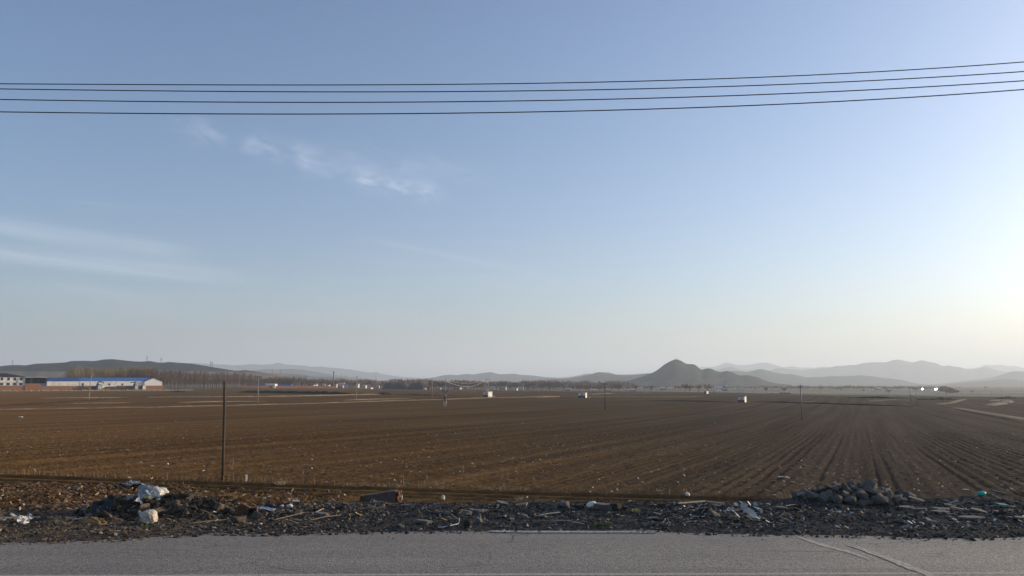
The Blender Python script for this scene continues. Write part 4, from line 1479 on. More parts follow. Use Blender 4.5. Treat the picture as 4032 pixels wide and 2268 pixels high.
M_SHADEFRONT = simple('shaded_front_render', (0.74, 0.70, 0.65), 0.85, 0.08, 0.8, 0.3)  # shade of the hut fronts put into a duller wall colour
hut(1904, 1922, 1938, 1543, 1563, 'square hut with white right wall beside the pair of pale poles', M_SHADEFRONT, M_WHITEWALL)
hut(2277, 2305, 2311, 1547, 1566, 'wide hut with a shaded grey-blue front and a narrow white end, left of the splayed pole', M_SHADEFRONT, M_WHITEWALL)
hut(2909, 2932, 2939, 1562, 1584, 'hut with shaded grey front, dark plinth and narrow white end, nearest of the huts', M_SHADEFRONT, M_WHITEWALL, low=1)
hut(2774, 2782, 2789, 1541, 1550, 'tiny far white hut left of the nearest hut', M_NAVY, M_WHITEWALL)  # navy stands in for the shade on this white hut's front
hut(1786, 1810, 1819, 1526, 1533, 'far low hut with white end under the field cables', M_PALEBRICK, M_WHITEWALL)
for u0, u1, v0, v1, lab in [(2326, 2330, 1563, 1568, 'small white block right of the wide hut'), (1938, 1946, 1558, 1563, 'small white box at the foot of the square hut'),
                            (1912, 1920, 1535, 1543, 'white tank standing on the roof of the square hut')]:
    b = G((u0 + u1) / 2, v1 if v1 > 1545 else 1563)
    D = b.y
    zz = 0.0 if v1 > 1545 else px(20, D) + .17
    yy = 0 if v1 > 1545 else 1.2
    t = tag(empty('concrete_block', (xat((u0 + u1) / 2, D + yy), D + yy, b.z + zz)), lab, 'block')
    w_, h_ = px(u1 - u0, D), px(v1 - v0, D)
    MB().box((0, 0, h_ / 2 - (.1 if zz == 0 else 0)), (w_, w_ * .8, h_), jit=0.03).build('body', M_WHITEWALL, t)
    MB().box((0, 0, h_ + .03), (w_ * 1.08, w_ * .9, .06)).build('cap', M_CONC, t)


# ================================================================== buildings and walls beyond the field
M_GLINT = simple('bare_metal_roof', (0.75, 0.75, 0.73), 0.32, 0.05, 0.3, 0.8, 0.85)


def far_box(u0, u1, v0, vb, D, label, wallm, roofm, name='house', cat='house', group=None, pitch=0.35, windows=2, rz=0.0, depth=8.0):
    uc = (u0 + u1) / 2
    x = xat(uc, D)
    z = float(gz(x, D))
    top = (at(uc, v0, D).z - z) * 0.85
    wd = px(u1 - u0, D)
    t = tag(empty(name, (x, D, z), rz), label, cat, group)
    he = top * (1 - pitch)
    MB().box((0, depth / 2, (he - 2) / 2), (wd, depth, he + 2)).build('wall', wallm, t)
    if roofm is M_GLINT:
        # a bare metal roof sheet tilted so that the low sun glances off it
        hv = (sun_dir + Vector((-x, -D, 0)).normalized()).normalized()
        up = (Vector((0, 0, 1)) - hv * hv.z).normalized() * (top * .32)
        sd = hv.cross(up).normalized() * (wd / 2)
        c0 = Vector((0, -.8, he * .75))
        q = [c0 - sd, c0 + sd, c0 + sd + up, c0 - sd + up]
        bk = hv * -.25
        MB().add(q + [p + bk for p in q], [(0, 1, 2, 3), (7, 6, 5, 4), (0, 4, 5, 1), (1, 5, 6, 2), (2, 6, 7, 3), (3, 7, 4, 0)]).build('roof', roofm, t)
        t.rotation_euler = (0, 0, 0)
    else:
        gable(MB(), -wd / 2 - .4, wd / 2 + .4, -.5, depth + .5, he + .02, top).build('roof', roofm, t)
    for k in range(windows):
        xx = -wd / 2 + wd * (k + .5) / windows
        MB().box((xx, -0.03, he * .55), (min(1.6, wd / windows * .5), .12, he * .4)).build('window', M_GLASS, t)
    return t


far_box(958, 1020, 1510, 1523, 1080, 'low blue roofed shed with white wall right of the poplar belt', M_WHITEWALL, M_DKBLUEROOF, 'shed', 'shed', pitch=0.5, windows=0, depth=14)
far_box(1026, 1064, 1508, 1523, 1085, 'cream sheeted barn beside the low blue roofed shed', M_CREAM, M_CREAM, 'barn', 'barn', pitch=0.12, windows=0, depth=12)
far_box(1078, 1126, 1508, 1521, 1100, 'dark blue roofed house right of the cream barn', M_NAVY, M_DKBLUEROOF, pitch=0.6, windows=1, depth=12)
w = MB()
x0, x1 = xat(930, 1060), xat(1310, 1140)
D0, D1 = 1060.0, 1140.0
z0, z1 = float(gz(x0, D0)), float(gz(x1, D1))
hh = px(8, 1090)
t = tag(empty('brick_wall', (x0, D0, z0)), 'long pale orange brick wall far behind the field', 'wall')
MB().add([(0, 0, -2), (x1 - x0, D1 - D0, z1 - z0 - 2), (x1 - x0, D1 - D0, z1 - z0 + hh), (0, 0, hh), (0, 1, -2), (x1 - x0, D1 - D0 + 1, z1 - z0 - 2), (x1 - x0, D1 - D0 + 1, z1 - z0 + hh), (0, 1, hh)],
         [(0, 1, 2, 3), (5, 4, 7, 6), (3, 2, 6, 7), (0, 3, 7, 4), (1, 5, 6, 2)]).build('wall', M_BRICK, t)
MB().add([(-.2, -.2, hh + .01), (x1 - x0 + .2, D1 - D0 - .2, z1 - z0 + hh + .01), (x1 - x0 + .2, D1 - D0 - .2, z1 - z0 + hh + .5), (-.2, -.2, hh + .5), (-.2, 1.2, hh + .01), (x1 - x0 + .2, D1 - D0 + 1.2, z1 - z0 + hh + .01), (x1 - x0 + .2, D1 - D0 + 1.2, z1 - z0 + hh + .5), (-.2, 1.2, hh + .5)],
         [(0, 1, 2, 3), (5, 4, 7, 6), (3, 2, 6, 7), (0, 4, 5, 1), (0, 3, 7, 4), (1, 5, 6, 2)]).build('coping', M_PALEBRICK, t)

VILLAGE = [  # u0, u1, v0, vb, D, wall, roof, label
    (1209, 1220, 1509, 1520, 1250, 'w', 'r', 'small white house with red base, leftmost of the village'),
    (1222, 1230, 1506, 1518, 1320, 'w', 'g', 'white gable behind the leftmost village house'),
    (1255, 1265, 1508, 1520, 1260, 'g', 'g', 'pale grey house between two white village houses'),
    (1270, 1280, 1509, 1522, 1240, 'w', 'r', 'white house with pinkish roof left of the chimney'),
    (1304, 1312, 1500, 1512, 1330, 'w', 'n', 'white house under a dark roof just right of the chimney'),
    (1318, 1340, 1503, 1518, 1290, 'r', 'w', 'wide brick house with pale roof right of the chimney'),
    (1326, 1338, 1498, 1512, 1400, 'w', 'r', 'white upper house behind the wide brick house'),
    (1318, 1336, 1514, 1524, 1230, 'r', 'g', 'low brick outbuilding in front of the wide brick house'),
    (1342, 1354, 1508, 1520, 1270, 'w', 'b', 'white house with blue roof left of the village pole'),
    (1392, 1398, 1502, 1512, 1350, 'w', 'w', 'small bright white house just left of the village pole'),
    (1416, 1428, 1513, 1523, 1260, 'w', 'w', 'bright white shed just right of the village pole'),
    (1440, 1448, 1512, 1521, 1300, 'w', 'r', 'small white house with red roof right of the white shed'),
    (1440, 1450, 1524, 1532, 1080, 'w', 'w', 'white hut at the far edge of the field under the village'),
    (1472, 1482, 1515, 1523, 1280, 'g', 'g', 'grey shed left of the dark spoil mounds'),
    (1662, 1670, 1526, 1533, 1040, 'w', 'w', 'tiny white hut right of the dark spoil mounds'),
    (1716, 1728, 1523, 1530, 1150, 'w', 'g', 'small white shed left of the transformer mast'),
    (1850, 1872, 1497, 1508, 1500, 'w', 'w', 'far white roof above the sagging field cables'),
    (1930, 1960, 1518, 1527, 1250, 'w', 'g', 'low white building right of the pair of pale poles'),
    (1965, 1990, 1519, 1527, 1280, 'g', 'g', 'long grey shed far behind the square hut'),
    (2010, 2035, 1524, 1532, 1250, 'w', 'g', 'long white shed at the field edge behind the square hut'),
    (2040, 2062, 1521, 1531, 1300, 'w', 'g', 'pale house among trees left of the wide hut'),
    (2190, 2210, 1524, 1533, 1260, 'w', 'g', 'small pale house above and left of the wide hut'),
    (2230, 2252, 1526, 1534, 1150, 'g', 'w', 'grey barn with white roof above the wide hut'),
    (2334, 2358, 1530, 1536, 1050, 'w', 'w', 'long bright white shed left of the splayed pole'),
    (2390, 2412, 1530, 1537, 1060, 'g', 'g', 'grey shed behind the splayed pole'),
    (2470, 2486, 1531, 1540, 1150, 'w', 'g', 'white house beneath the left foot of the pointed hill'),
    (2492, 2512, 1529, 1538, 1200, 'g', 'w', 'grey house with pale roof beneath the pointed hill'),
    (2520, 2550, 1523, 1531, 1500, 'w', 'w', 'long pale building on the slope under the pointed hill'),
    (2574, 2592, 1524, 1534, 1300, 'w', 'g', 'pale house amid trees under the middle of the pointed hill'),
    (2610, 2632, 1522, 1533, 1350, 'g', 'w', 'grey house with bright roof under the middle of the pointed hill'),
    (2645, 2665, 1522, 1532, 1400, 'w', 'w', 'white house left of the forked dark pole'),
    (2830, 2862, 1518, 1527, 1500, 'w', 'w', 'white roofed barn right of the plain pole under the pointed hill'),
    (2858, 2880, 1526, 1537, 1350, 'r', 'g', 'brownish barn in the haze right of the white roofed barn'),
    (2832, 2855, 1534, 1540, 1250, 'w', 'w', 'low white wall house in front of the white roofed barn'),
    (2925, 2945, 1525, 1536, 1400, 'w', 'g', 'hazy pale house above the nearest hut'),
    (3046, 3070, 1545, 1551, 830, 'w', 'g', 'low ruined white house at the field edge, left half'),
    (3076, 3092, 1545, 1551, 840, 'w', 'g', 'low ruined white house at the field edge, right half'),
    (3100, 3132, 1541, 1551, 850, 'r', 'g', 'brown mounded shed beside the low white ruins'),
    (3480, 3500, 1524, 1532, 1700, 'g', 'w', 'hazy shed with pale roof right of the round trees'),
    (3654, 3672, 1524, 1530, 1500, 'W', 'W', 'small roof glaring white in the sun, left one'),
    (3705, 3730, 1524, 1530, 1480, 'W', 'W', 'long roof glaring white in the sun beside the broad dark tree'),
]
M_FARWALL = simple('aged_white_wall', (0.60, 0.55, 0.47), 0.9, 0.15, 0.3, 0.2)
M_FARROOF = simple('pale_aged_roof', (0.46, 0.44, 0.40), 0.7, 0.2, 0.3, 0.3)
wm_ = {'w': M_FARWALL, 'g': M_GREYROOF, 'r': M_PALEBRICK, 'W': M_WHITEROOF}
rm_ = {'r': M_REDROOF, 'g': M_GREYROOF, 'n': M_BLACKROOF, 'b': M_DKBLUEROOF, 'w': M_FARROOF, 'W': M_GLINT}
for u0, u1, v0, vb, D, a, b, lab in VILLAGE:
    far_box(u0, u1, v0, vb, D, lab, wm_[a], rm_[b], group='village houses beyond the field', windows=2 if u1 - u0 > 9 else 1, rz=random.uniform(-.25, .25))

# dark spoil mounds with pale ramps
for k, (pts, D, lab) in enumerate([([(1492, 1524), (1498, 1509), (1512, 1508), (1520, 1503), (1532, 1506), (1560, 1506), (1574, 1503), (1582, 1507), (1590, 1516), (1604, 1524)], 1120, 'dark terraced spoil mound behind the village edge, left one'),
                                   ([(1594, 1524), (1602, 1512), (1610, 1505), (1640, 1504), (1645, 1507), (1655, 1509), (1660, 1516), (1672, 1524)], 1090, 'dark blue-grey spoil mound, right one')]):
    us = [p[0] for p in pts]
    u = np.linspace(us[0], us[-1], 40)
    vv = np.interp(u, us, [p[1] for p in pts]) + fbm(u / 6.0, u * 0 + k, 3) * 2.5
    rows = np.linspace(0, 1, 16)
    X = np.zeros((16, 40))
    Y = np.zeros_like(X)
    Z = np.zeros_like(X)
    for j, f in enumerate(rows):
        yd = D + 45 * f
        X[j] = [xat(uu, D) for uu in u]
        Y[j] = yd
        top = np.array([at(uu, q, D).z for uu, q in zip(u, vv)])
        base_ = gz(X[j], Y[j]) - 1.0
        s = math.sin(min(1.0, f * 2.2) * math.pi / 2) if f < 0.45 else 1.0 if f < 0.7 else max(0.0, 1 - (f - 0.7) / 0.3)
        st_ = s * 0.75 + 0.25 * (math.floor(s * 3) / 3)
        Z[j] = base_ + (top - base_) * st_ + fbm(X[j] / 9.0, Y[j] / 9.0 + k, 3) * 2.0
    o = tag(grid_mesh('spoil_mound', X, Y, Z, M_COAL, smooth=False), lab, 'mound')
    ramp = MB()
    uu = 1578 if k == 0 else 1644
    p0, p1 = at(uu, 1506, D - 4), at(uu + 22, 1523, D - 8)
    q = Vector((0, -2.0, 2.2))
    ramp.add([p0, p1, p1 + q, p0 + q, p0 + Vector((0, 6, 0)), p1 + Vector((0, 6, -2))], [(0, 1, 2, 3), (3, 2, 5, 4), (0, 3, 4), (1, 5, 2), (0, 4, 5, 1)])
    ramp.build('ramp', M_SAND, o)

# ================================================================== trees
def ribbon(V, Fc, p, q, w0, w1):
    """a thin flat twig facing a random way"""
    d = q - p
    n = d.cross(Vector((random.uniform(-1, 1), random.uniform(-1, 1), random.uniform(-.4, .4))))
    if n.length < 1e-6:
        n = Vector((1, 0, 0))
    n.normalize()
    o = len(V)
    V += [p - n * w0 / 2, p + n * w0 / 2, q + n * w1 / 2, q - n * w1 / 2]
    Fc.append((o, o + 1, o + 2, o + 3))


def poplar(h, mat, spread=0.12, nb=70):
    """slender bare poplar: trunk and upswept twigs"""
    t = empty('poplar_tree')
    bend = Vector((random.uniform(-.3, .3), random.uniform(-.3, .3), 0))
    spine = [Vector((0, 0, 0)) + bend * (f * f) + Vector((0, 0, f * h)) for f in (0, .2, .4, .6, .8, 1)]
    trunk = MB().tube([Vector((0, 0, -.5))] + spine[1:], [h * .011, h * .010, h * .008, h * .006, h * .004, h * .0015], 6).build('trunk', M_BARK, t, True)
    V, Fc = [], []
    for i in range(nb):
        f = random.uniform(.22, .97)
        p = bend * f * f + Vector((0, 0, f * h))
        a = random.uniform(0, 6.283)
        ln = h * spread * (1.25 - f) * random.uniform(.7, 1.5) + .4
        out = Vector((math.cos(a), math.sin(a), 0))
        q = p + out * ln + Vector((0, 0, ln * random.uniform(1.1, 2.2)))
        ribbon(V, Fc, p, q, .13, .06)
        for k in range(4):
            g = random.uniform(.3, 1.0)
            s = p.lerp(q, g)
            e = s + Vector((random.uniform(-.5, .5), random.uniform(-.5, .5), random.uniform(.4, 1.3))) * ln * .55
            ribbon(V, Fc, s, e, .085, .035)
    link_mesh('crown', V, Fc, mat, t)
    return t


def bush_tree(h, wdt, mat, n=420, trunk_h=0.28, tw=0.16, name='bare_tree', lean=0.0):
    """broad bare tree: trunk, limbs and a cloud of twigs with gaps"""
    t = empty(name)
    m = MB()
    m.tube([(0, 0, -.5), (lean * .3, 0, h * trunk_h), (lean, 0, h * .62)], [h * .028, h * .02, h * .008], 6)
    tips = []
    for i in range(11):
        a = i * 2.4 + random.uniform(-.4, .4)
        z0 = h * random.uniform(trunk_h * .7, .5)
        r_ = wdt * .5 * random.uniform(.45, .95)
        e = Vector((math.cos(a) * r_ + lean, math.sin(a) * r_, h * random.uniform(.5, .92)))
        s = Vector((lean * z0 / h, 0, z0))
        mid = s.lerp(e, .5) + Vector((0, 0, h * .05))
        m.tube([s, mid, e], [h * .012, h * .008, h * .003], 4)
        tips += [mid, e, e.lerp(mid, .5)]
    m.build('trunk', M_BARK, t)
    V, Fc = [], []
    for i in range(n):
        c = random.choice(tips)
        s = c + Vector([random.gauss(0, 1) for _ in range(3)]) * wdt * .06
        d = (s - Vector((lean, 0, h * .4))).normalized()
        d = (d + Vector([random.uniform(-.8, .8) for _ in range(3)]) + Vector((0, 0, .25))).normalized()
        ribbon(V, Fc, s, s + d * h * random.uniform(.06, .16), tw, tw * .4)
    link_mesh('crown', V, Fc, mat, t)
    return t


def scatter_trees(protos, spots, label, cat, group, used=None):
    for i, (x, y, s, rz) in enumerate(spots):
        k = i % len(protos)
        if used is not None and k not in used:
            o = protos[k]
            used.add(k)
        else:
            o = copy_tree(protos[k])
        o.location = (x, y, float(gz(x, y)))
        o.rotation_euler = (0, 0, rz)
        o.scale = (s * random.uniform(.85, 1.15), s * random.uniform(.85, 1.15), s)
        tag(o, label, cat, group)


def jit_spots(u0, u1, n, Dfn, hfn, h0):
    out = []
    for i in range(n):
        u = u0 + (u1 - u0) * (i + random.uniform(0, 1)) / n
        D = Dfn(u) + random.uniform(-18, 18)
        out.append((xat(u, D), D, hfn(u, D) / h0 * random.uniform(.88, 1.06), random.uniform(0, 6.28)))
    return out


def need_h(u, D, vt):
    x = xat(u, D)
    return at(u, vt, D).z - float(gz(x, D))


DW = FD + 60
pop_bud = [poplar(20, M_BUD, .13, 100) for _ in range(4)]
sp = jit_spots(226, 575, 80, lambda u: DW + 25 + random.choice((0, 22, 44)), lambda u, D: need_h(u, D, np.interp(u, [226, 245, 260, 330, 400, 480, 575], [1462, 1448, 1447, 1452, 1453, 1450, 1452])), 20)
scatter_trees(pop_bud, sp, 'budding yellowish poplar in the stand behind the blue roofed warehouse', 'poplar tree', 'yellowish poplars behind the warehouse', set())
pop_brown = [poplar(20, M_TWIG, .10, 85) for _ in range(5)]
sp = jit_spots(470, 690, 62, lambda u: DW + 14 + random.choice((0, 16, 34)), lambda u, D: need_h(u, D, np.interp(u, [470, 560, 600, 690], [1454, 1455, 1461, 1464])), 20)
scatter_trees(pop_brown, sp, 'bare brown poplar of the belt right of and behind the warehouse gable', 'poplar tree', 'bare brown poplars by the warehouse', set())
pop_grey = [poplar(20, M_TWIG, .11, 85) for _ in range(4)]
sp = jit_spots(690, 1010, 84, lambda u: np.interp(u, [690, 1010], [DW + 10, 1010]) + random.choice((0, 18, 36)), lambda u, D: need_h(u, D, np.interp(u, [690, 800, 900, 945, 1010], [1464, 1469, 1471, 1475, 1482])), 20)
scatter_trees(pop_grey, sp, 'bare poplar in the long belt between the warehouse and the blue roofed shed', 'poplar tree', 'bare poplars of the long belt', set())

bt = [bush_tree(12, 11, M_TWIG, 380) for _ in range(5)] + [bush_tree(12, 9, M_DARKTWIG, 380) for _ in range(2)]
sp = []
for u0, u1, n, d0, d1, va, vb_ in [(1000, 1180, 30, 1120, 1250, 1478, 1494), (1180, 1310, 22, 1280, 1420, 1490, 1502), (1310, 1480, 22, 1320, 1480, 1494, 1506)]:
    for i in range(n):
        u = random.uniform(u0, u1)
        D = random.uniform(d0, d1)
        sp.append((xat(u, D), D, need_h(u, D, random.uniform(va, vb_)) / 12, random.uniform(0, 6.28)))
scatter_trees(bt, sp, 'bare roadside tree around the far village left of the spoil mounds', 'bare tree', 'bare village trees left of the spoil mounds', set())
bt2 = [bush_tree(12, 10, M_TWIG, 340, tw=.2) for _ in range(4)] + [bush_tree(12, 12, M_DARKTWIG, 340, tw=.2) for _ in range(3)]
sp = []
for u0, u1, n, d0, d1, va, vb_ in [(1690, 1960, 40, 1080, 1300, 1496, 1508), (1960, 2220, 34, 1250, 1500, 1494, 1512), (2220, 2480, 20, 1150, 1500, 1506, 1522), (1480, 1700, 16, 1300, 1500, 1500, 1510)]:
    for i in range(n):
        u = random.uniform(u0, u1)
        D = random.uniform(d0, d1)
        sp.append((xat(u, D), D, need_h(u, D, random.uniform(va, vb_)) / 12, random.uniform(0, 6.28)))
scatter_trees(bt2, sp, 'bare tree of the far tree line between the spoil mounds and the splayed pole', 'bare tree', 'bare trees of the central tree line', set())
bt3 = [bush_tree(12, 12, M_TWIG, 320, tw=.24) for _ in range(4)] + [bush_tree(12, 14, M_DARKTWIG, 320, tw=.24) for _ in range(3)]
sp = []
for u0, u1, n, d0, d1, va, vb_ in [(2480, 2760, 24, 1300, 1800, 1512, 1528), (2760, 3000, 12, 1500, 1900, 1514, 1530), (3000, 3420, 26, 1500, 2200, 1516, 1532), (3420, 3700, 16, 1800, 2400, 1516, 1528), (3760, 3980, 6, 1900, 2500, 1518, 1534)]:
    for i in range(n):
        u = random.uniform(u0, u1)
        D = random.uniform(d0, d1)
        sp.append((xat(u, D), D, need_h(u, D, random.uniform(va, vb_)) / 12, random.uniform(0, 6.28)))
scatter_trees(bt3, sp, 'hazy bare tree on the low plain right of the splayed pole', 'bare tree', 'hazy trees of the right plain', set())

for u, vt, D, wr, mt_, lab in [(2443, 1508, 1010, 0.95, M_DARKTWIG, 'dark round bare tree standing alone at the field edge right of the splayed pole'),
                               (2369, 1512, 1020, 0.75, M_TWIG, 'bare tree just left of the splayed pole'),
                               (2288, 1510, 1030, 0.8, M_TWIG, 'bare tree above the wide hut'),
                               (2310, 1512, 1060, 0.9, M_TWIG, 'paler bare tree beside the tree above the wide hut'),
                               (2512, 1514, 1040, 0.8, M_TWIG, 'bare tree in front of the white house under the pointed hill'),
                               (2575, 1515, 1060, 0.8, M_TWIG, 'small bare tree under the left slope of the pointed hill'),
                               (2728, 1512, 900, 1.1, M_TWIG, 'broad brown tree with a rounded top under the right of the pointed hill'),
                               (2710, 1510, 980, 0.8, M_TWIG, 'taller thin tree behind the broad brown tree'),
                               (2765, 1514, 930, 0.8, M_TWIG, 'brown tree next right of the broad brown tree'),
                               (2800, 1510, 960, 1.0, M_TWIG, 'wide pale bare tree left of the plain pole'),
                               (3108, 1522, 1100, 0.9, M_DARKTWIG, 'dark round tree over the low white ruins'),
                               (3035, 1522, 1150, 0.9, M_TWIG, 'hazy tree left of the low white ruins'),
                               (3367, 1516, 1700, 1.0, M_DARKTWIG, 'tall hazy round tree in the middle of the right plain'),
                               (3425, 1530, 1400, 1.0, M_DARKTWIG, 'round hazy bush below the tall hazy round tree'),
                               (3525, 1531, 1150, 1.3, M_DARKTWIG, 'low wide hazy tree left of the dark pair of poles'),
                               (3860, 1536, 1300, 1.6, M_DARKTWIG, 'low hazy tree right of the broad dark tree')]:
    x = xat(u, D)
    h = need_h(u, D, vt)
    o = bush_tree(h, h * wr, mt_, 520, tw=h * .016)
    o.location = (x, D, float(gz(x, D)))
    tag(o, lab, 'bare tree', 'single trees at the far field edge')

# broad dark tree with a long sloping crown at the right
D = 1150.0
x = xat(3765, D)
o = empty('broad_dark_tree', (x, D, float(gz(x, D))))
h = need_h(3765, D, 1519)
w_ = px(80, D)
MB().tube([(-w_ * .1, 0, -.5), (-w_ * .12, 0, h * .4), (-w_ * .2, 0, h * .8)], [.5, .35, .1], 6).tube([(-w_ * .1, 0, h * .3), (w_ * .15, 0, h * .6), (w_ * .4, 0, h * .5)], [.3, .2, .06], 5).build('trunk', M_BARK, o)
V, Fc = [], []
for i in range(2600):
    fx = random.betavariate(1.2, 1.3)
    top = np.interp(fx, [0, .12, .28, .45, .7, .9, 1], [.62, .92, 1.0, .88, .70, .52, .42])
    bot = np.interp(fx, [0, .12, .35, .7, 1], [.52, .36, .26, .16, .28])
    f = random.random()
    s = Vector((-w_ * .48 + fx * w_, random.gauss(0, h * .16), h * (bot + (top - bot) * f)))
    d = Vector([random.uniform(-1, 1) for _ in range(3)]).normalized()
    ribbon(V, Fc, s, s + d * h * .07, .34, .14)
link_mesh('crown', V, Fc, M_TWIG, o)
tag(o, 'broad dark tree with long sloping crown at the right edge of the plain', 'tree')

# distant woods that read as one mass
def wood_mass(name, u0, u1, n, d0, d1, va, vb_, mat, wd):
    V, Fc = [], []
    for i in range(n):
        u = random.uniform(u0, u1)
        D = random.uniform(d0, d1)
        x = xat(u, D)
        z = float(gz(x, D))
        v_t = va + (vb_ - va) * (0.5 + 0.9 * float(fbm(np.array([u / 35.0]), np.array([D / 900.0]), 3)[0])) + random.uniform(-3, 3)
        top = max(at(u, v_t, D).z, z + 3)
        for k in range(6):
            a = random.uniform(0, 6.28)
            s = Vector((x + random.gauss(0, wd), D + random.gauss(0, wd), z + (top - z) * random.uniform(.05, .75)))
            e = s + Vector((math.cos(a) * wd * .5, math.sin(a) * wd * .5, (top - z) * random.uniform(.15, .3)))
            ribbon(V, Fc, s, e, wd * .5, wd * .15)
    o = link_mesh(name, V, Fc, mat)
    return tag(o, kind='stuff')


wood_mass('distant_wood', 960, 1700, 1500, 1500, 2100, 1484, 1504, M_TWIG, 4.0)
wood_mass('distant_wood', 1680, 2500, 1500, 1450, 2100, 1490, 1512, M_TWIG, 4.0)
wood_mass('distant_wood', 2450, 3700, 900, 1900, 2800, 1515, 1534, M_DARKTWIG, 5.0)

# ================================================================== near things
import bmesh

M_BAG = simple('white_plastic_film', (0.56, 0.54, 0.50), 0.38, 0.12, 7.0, 0.5, bump=0.5, bscale=14.0, dirt=(0.50, 0.44, 0.36))
M_BAGDIRTY = simple('dirty_white_sack', (0.50, 0.44, 0.36), 0.55, 0.15, 5.0, 0.4, bump=0.6, bscale=16.0, dirt=(0.36, 0.27, 0.21))
M_CLEARFILM = simple('grey_plastic_film', (0.24, 0.26, 0.26), 0.3, 0.4, 9.0, 0.5, bump=0.8, bscale=12.0)
M_RUBBLE = simple('broken_concrete', (0.145, 0.128, 0.106), 0.9, 0.28, 5.0, 0.25, bump=0.7, bscale=24.0, dirt=(0.062, 0.056, 0.050))
M_SLAB = simple('grey_slab', (0.165, 0.158, 0.145), 0.9, 0.25, 6.0, 0.25, bump=0.5, bscale=30.0, dirt=(0.09, 0.082, 0.072))
M_PALESLAB = simple('pale_board', (0.42, 0.40, 0.36), 0.75, 0.15, 6.0, 0.3, bump=0.2, dirt=(0.30, 0.27, 0.23))
M_DARKLUMP = simple('dark_clod', (0.040, 0.034, 0.027), 0.95, 0.4, 6.0, 0.2, bump=0.8, bscale=22.0)
M_TANLUMP = simple('dry_clod', (0.135, 0.105, 0.074), 0.95, 0.35, 6.0, 0.15, bump=0.8, bscale=22.0)
M_MIDLUMP = simple('brown_clod', (0.078, 0.060, 0.043), 0.95, 0.4, 6.0, 0.15, bump=0.8, bscale=22.0)
M_BRICKNEAR = simple('old_brick', (0.13, 0.062, 0.038), 0.9, 0.3, 8.0, 0.2, bump=0.6, bscale=30.0, dirt=(0.12, 0.085, 0.065))
M_PLASTER = simple('dirty_plaster', (0.115, 0.092, 0.078), 0.9, 0.25, 5.0, 0.2, bump=0.5, bscale=20.0)
M_STICK = simple('dry_stalk', (0.36, 0.28, 0.18), 0.8, 0.3, 6.0, 0.3)
M_STUB = simple('maize_stub', (0.20, 0.14, 0.078), 0.85, 0.3, 20.0, 0.2)
M_WOODLATH = simple('pale_wood', (0.32, 0.275, 0.21), 0.8, 0.2, 8.0, 0.3)
M_WHITEPAINT = simple('white_post_paint', (0.75, 0.72, 0.66), 0.6, 0.08, 4.0, 0.3)
M_FOAM = simple('white_foam', (0.76, 0.73, 0.64), 0.7, 0.08, 6.0, 0.3, bump=0.4, bscale=30.0)
M_TEAL = simple('turquoise_plastic', (0.03, 0.37, 0.30), 0.45, 0.15, 5.0, 0.5)
M_BLUEGREY = simple('blue_grey_sheet', (0.20, 0.25, 0.32), 0.5, 0.2, 6.0, 0.4)
M_WEED = simple('green_weed', (0.045, 0.095, 0.018), 0.7, 0.4, 9.0, 0.3)
M_DRYGR = simple('dry_tussock', (0.24, 0.155, 0.068), 0.9, 0.35, 9.0, 0.2)
M_CARD = simple('brown_cardboard', (0.30, 0.19, 0.11), 0.9, 0.15, 6.0, 0.2)
M_YELLOW = simple('yellowed_peel', (0.45, 0.38, 0.17), 0.7, 0.25, 9.0, 0.3)
M_GREENYEL = simple('pale_green_skin', (0.55, 0.56, 0.30), 0.5, 0.15, 9.0, 0.4)
M_REDRAG = simple('faded_red_rag', (0.42, 0.12, 0.08), 0.8, 0.25, 9.0, 0.3)
M_NAVYNEAR = simple('dark_blue_board', (0.036, 0.037, 0.044), 0.75, 0.3, 4.0, 0.3, bump=0.3)
M_ICE = simple('pale_grey_panel', (0.33, 0.36, 0.37), 0.55, 0.2, 5.0, 0.4, bump=0.25)


def noise3(p, f):
    return float(fbm(np.array([p[0] * f + p[2] * f * .71 + 7.0]), np.array([p[1] * f - p[2] * f * .53 + 3.0]), 3)[0])


def hull_mesh(name, size, npts, mat, box=0.6, seed=None):
    """an angular broken chunk"""
    rnd = random.Random(seed)
    bm = bmesh.new()
    for i in range(npts):
        p = Vector((rnd.uniform(-1, 1), rnd.uniform(-1, 1), rnd.uniform(-1, 1)))
        m_ = max(abs(p.x), abs(p.y), abs(p.z))
        p = p.lerp(p / m_, box)
        bm.verts.new((p.x * size[0] / 2, p.y * size[1] / 2, p.z * size[2] / 2))
    bmesh.ops.convex_hull(bm, input=bm.verts)
    for v in [v for v in bm.verts if not v.link_faces]:
        bm.verts.remove(v)
    bmesh.ops.bevel(bm, geom=list(bm.edges), offset=min(size) * .035, segments=1, affect='EDGES')
    me = bpy.data.meshes.new(name)
    bm.to_mesh(me)
    bm.free()
    me.materials.append(mat)
    return me


def blob_mesh(name, size, mat, rough=0.25, freq=3.0, sub=4, flat=0.0, sharp=False, boxy=1.0):
    """a crumpled, creased lump"""
    bm = bmesh.new()
    bmesh.ops.create_icosphere(bm, subdivisions=sub, radius=1.0)
    off = random.uniform(0, 60)
    for v in bm.verts:
        p = v.co.copy()
        if boxy != 1.0:
            p = Vector([math.copysign(abs(c) ** boxy, c) for c in p])
        n = noise3(p + Vector((off, off, off)), freq) + .5 * abs(noise3(p * 2.2 + Vector((off, 0, 0)), freq)) * (2 if sharp else 1)
        q = p * (1 + n * rough * 2)
        if q.z < -flat and flat:
            q.z = -flat + (q.z + flat) * .15
        v.co = Vector((q.x * size[0] / 2, q.y * size[1] / 2, q.z * size[2] / 2))
    me = bpy.data.meshes.new(name)
    bm.to_mesh(me)
    bm.free()
    me.materials.append(mat)
    me.polygons.foreach_set('use_smooth', [not sharp] * len(me.polygons))
    return me


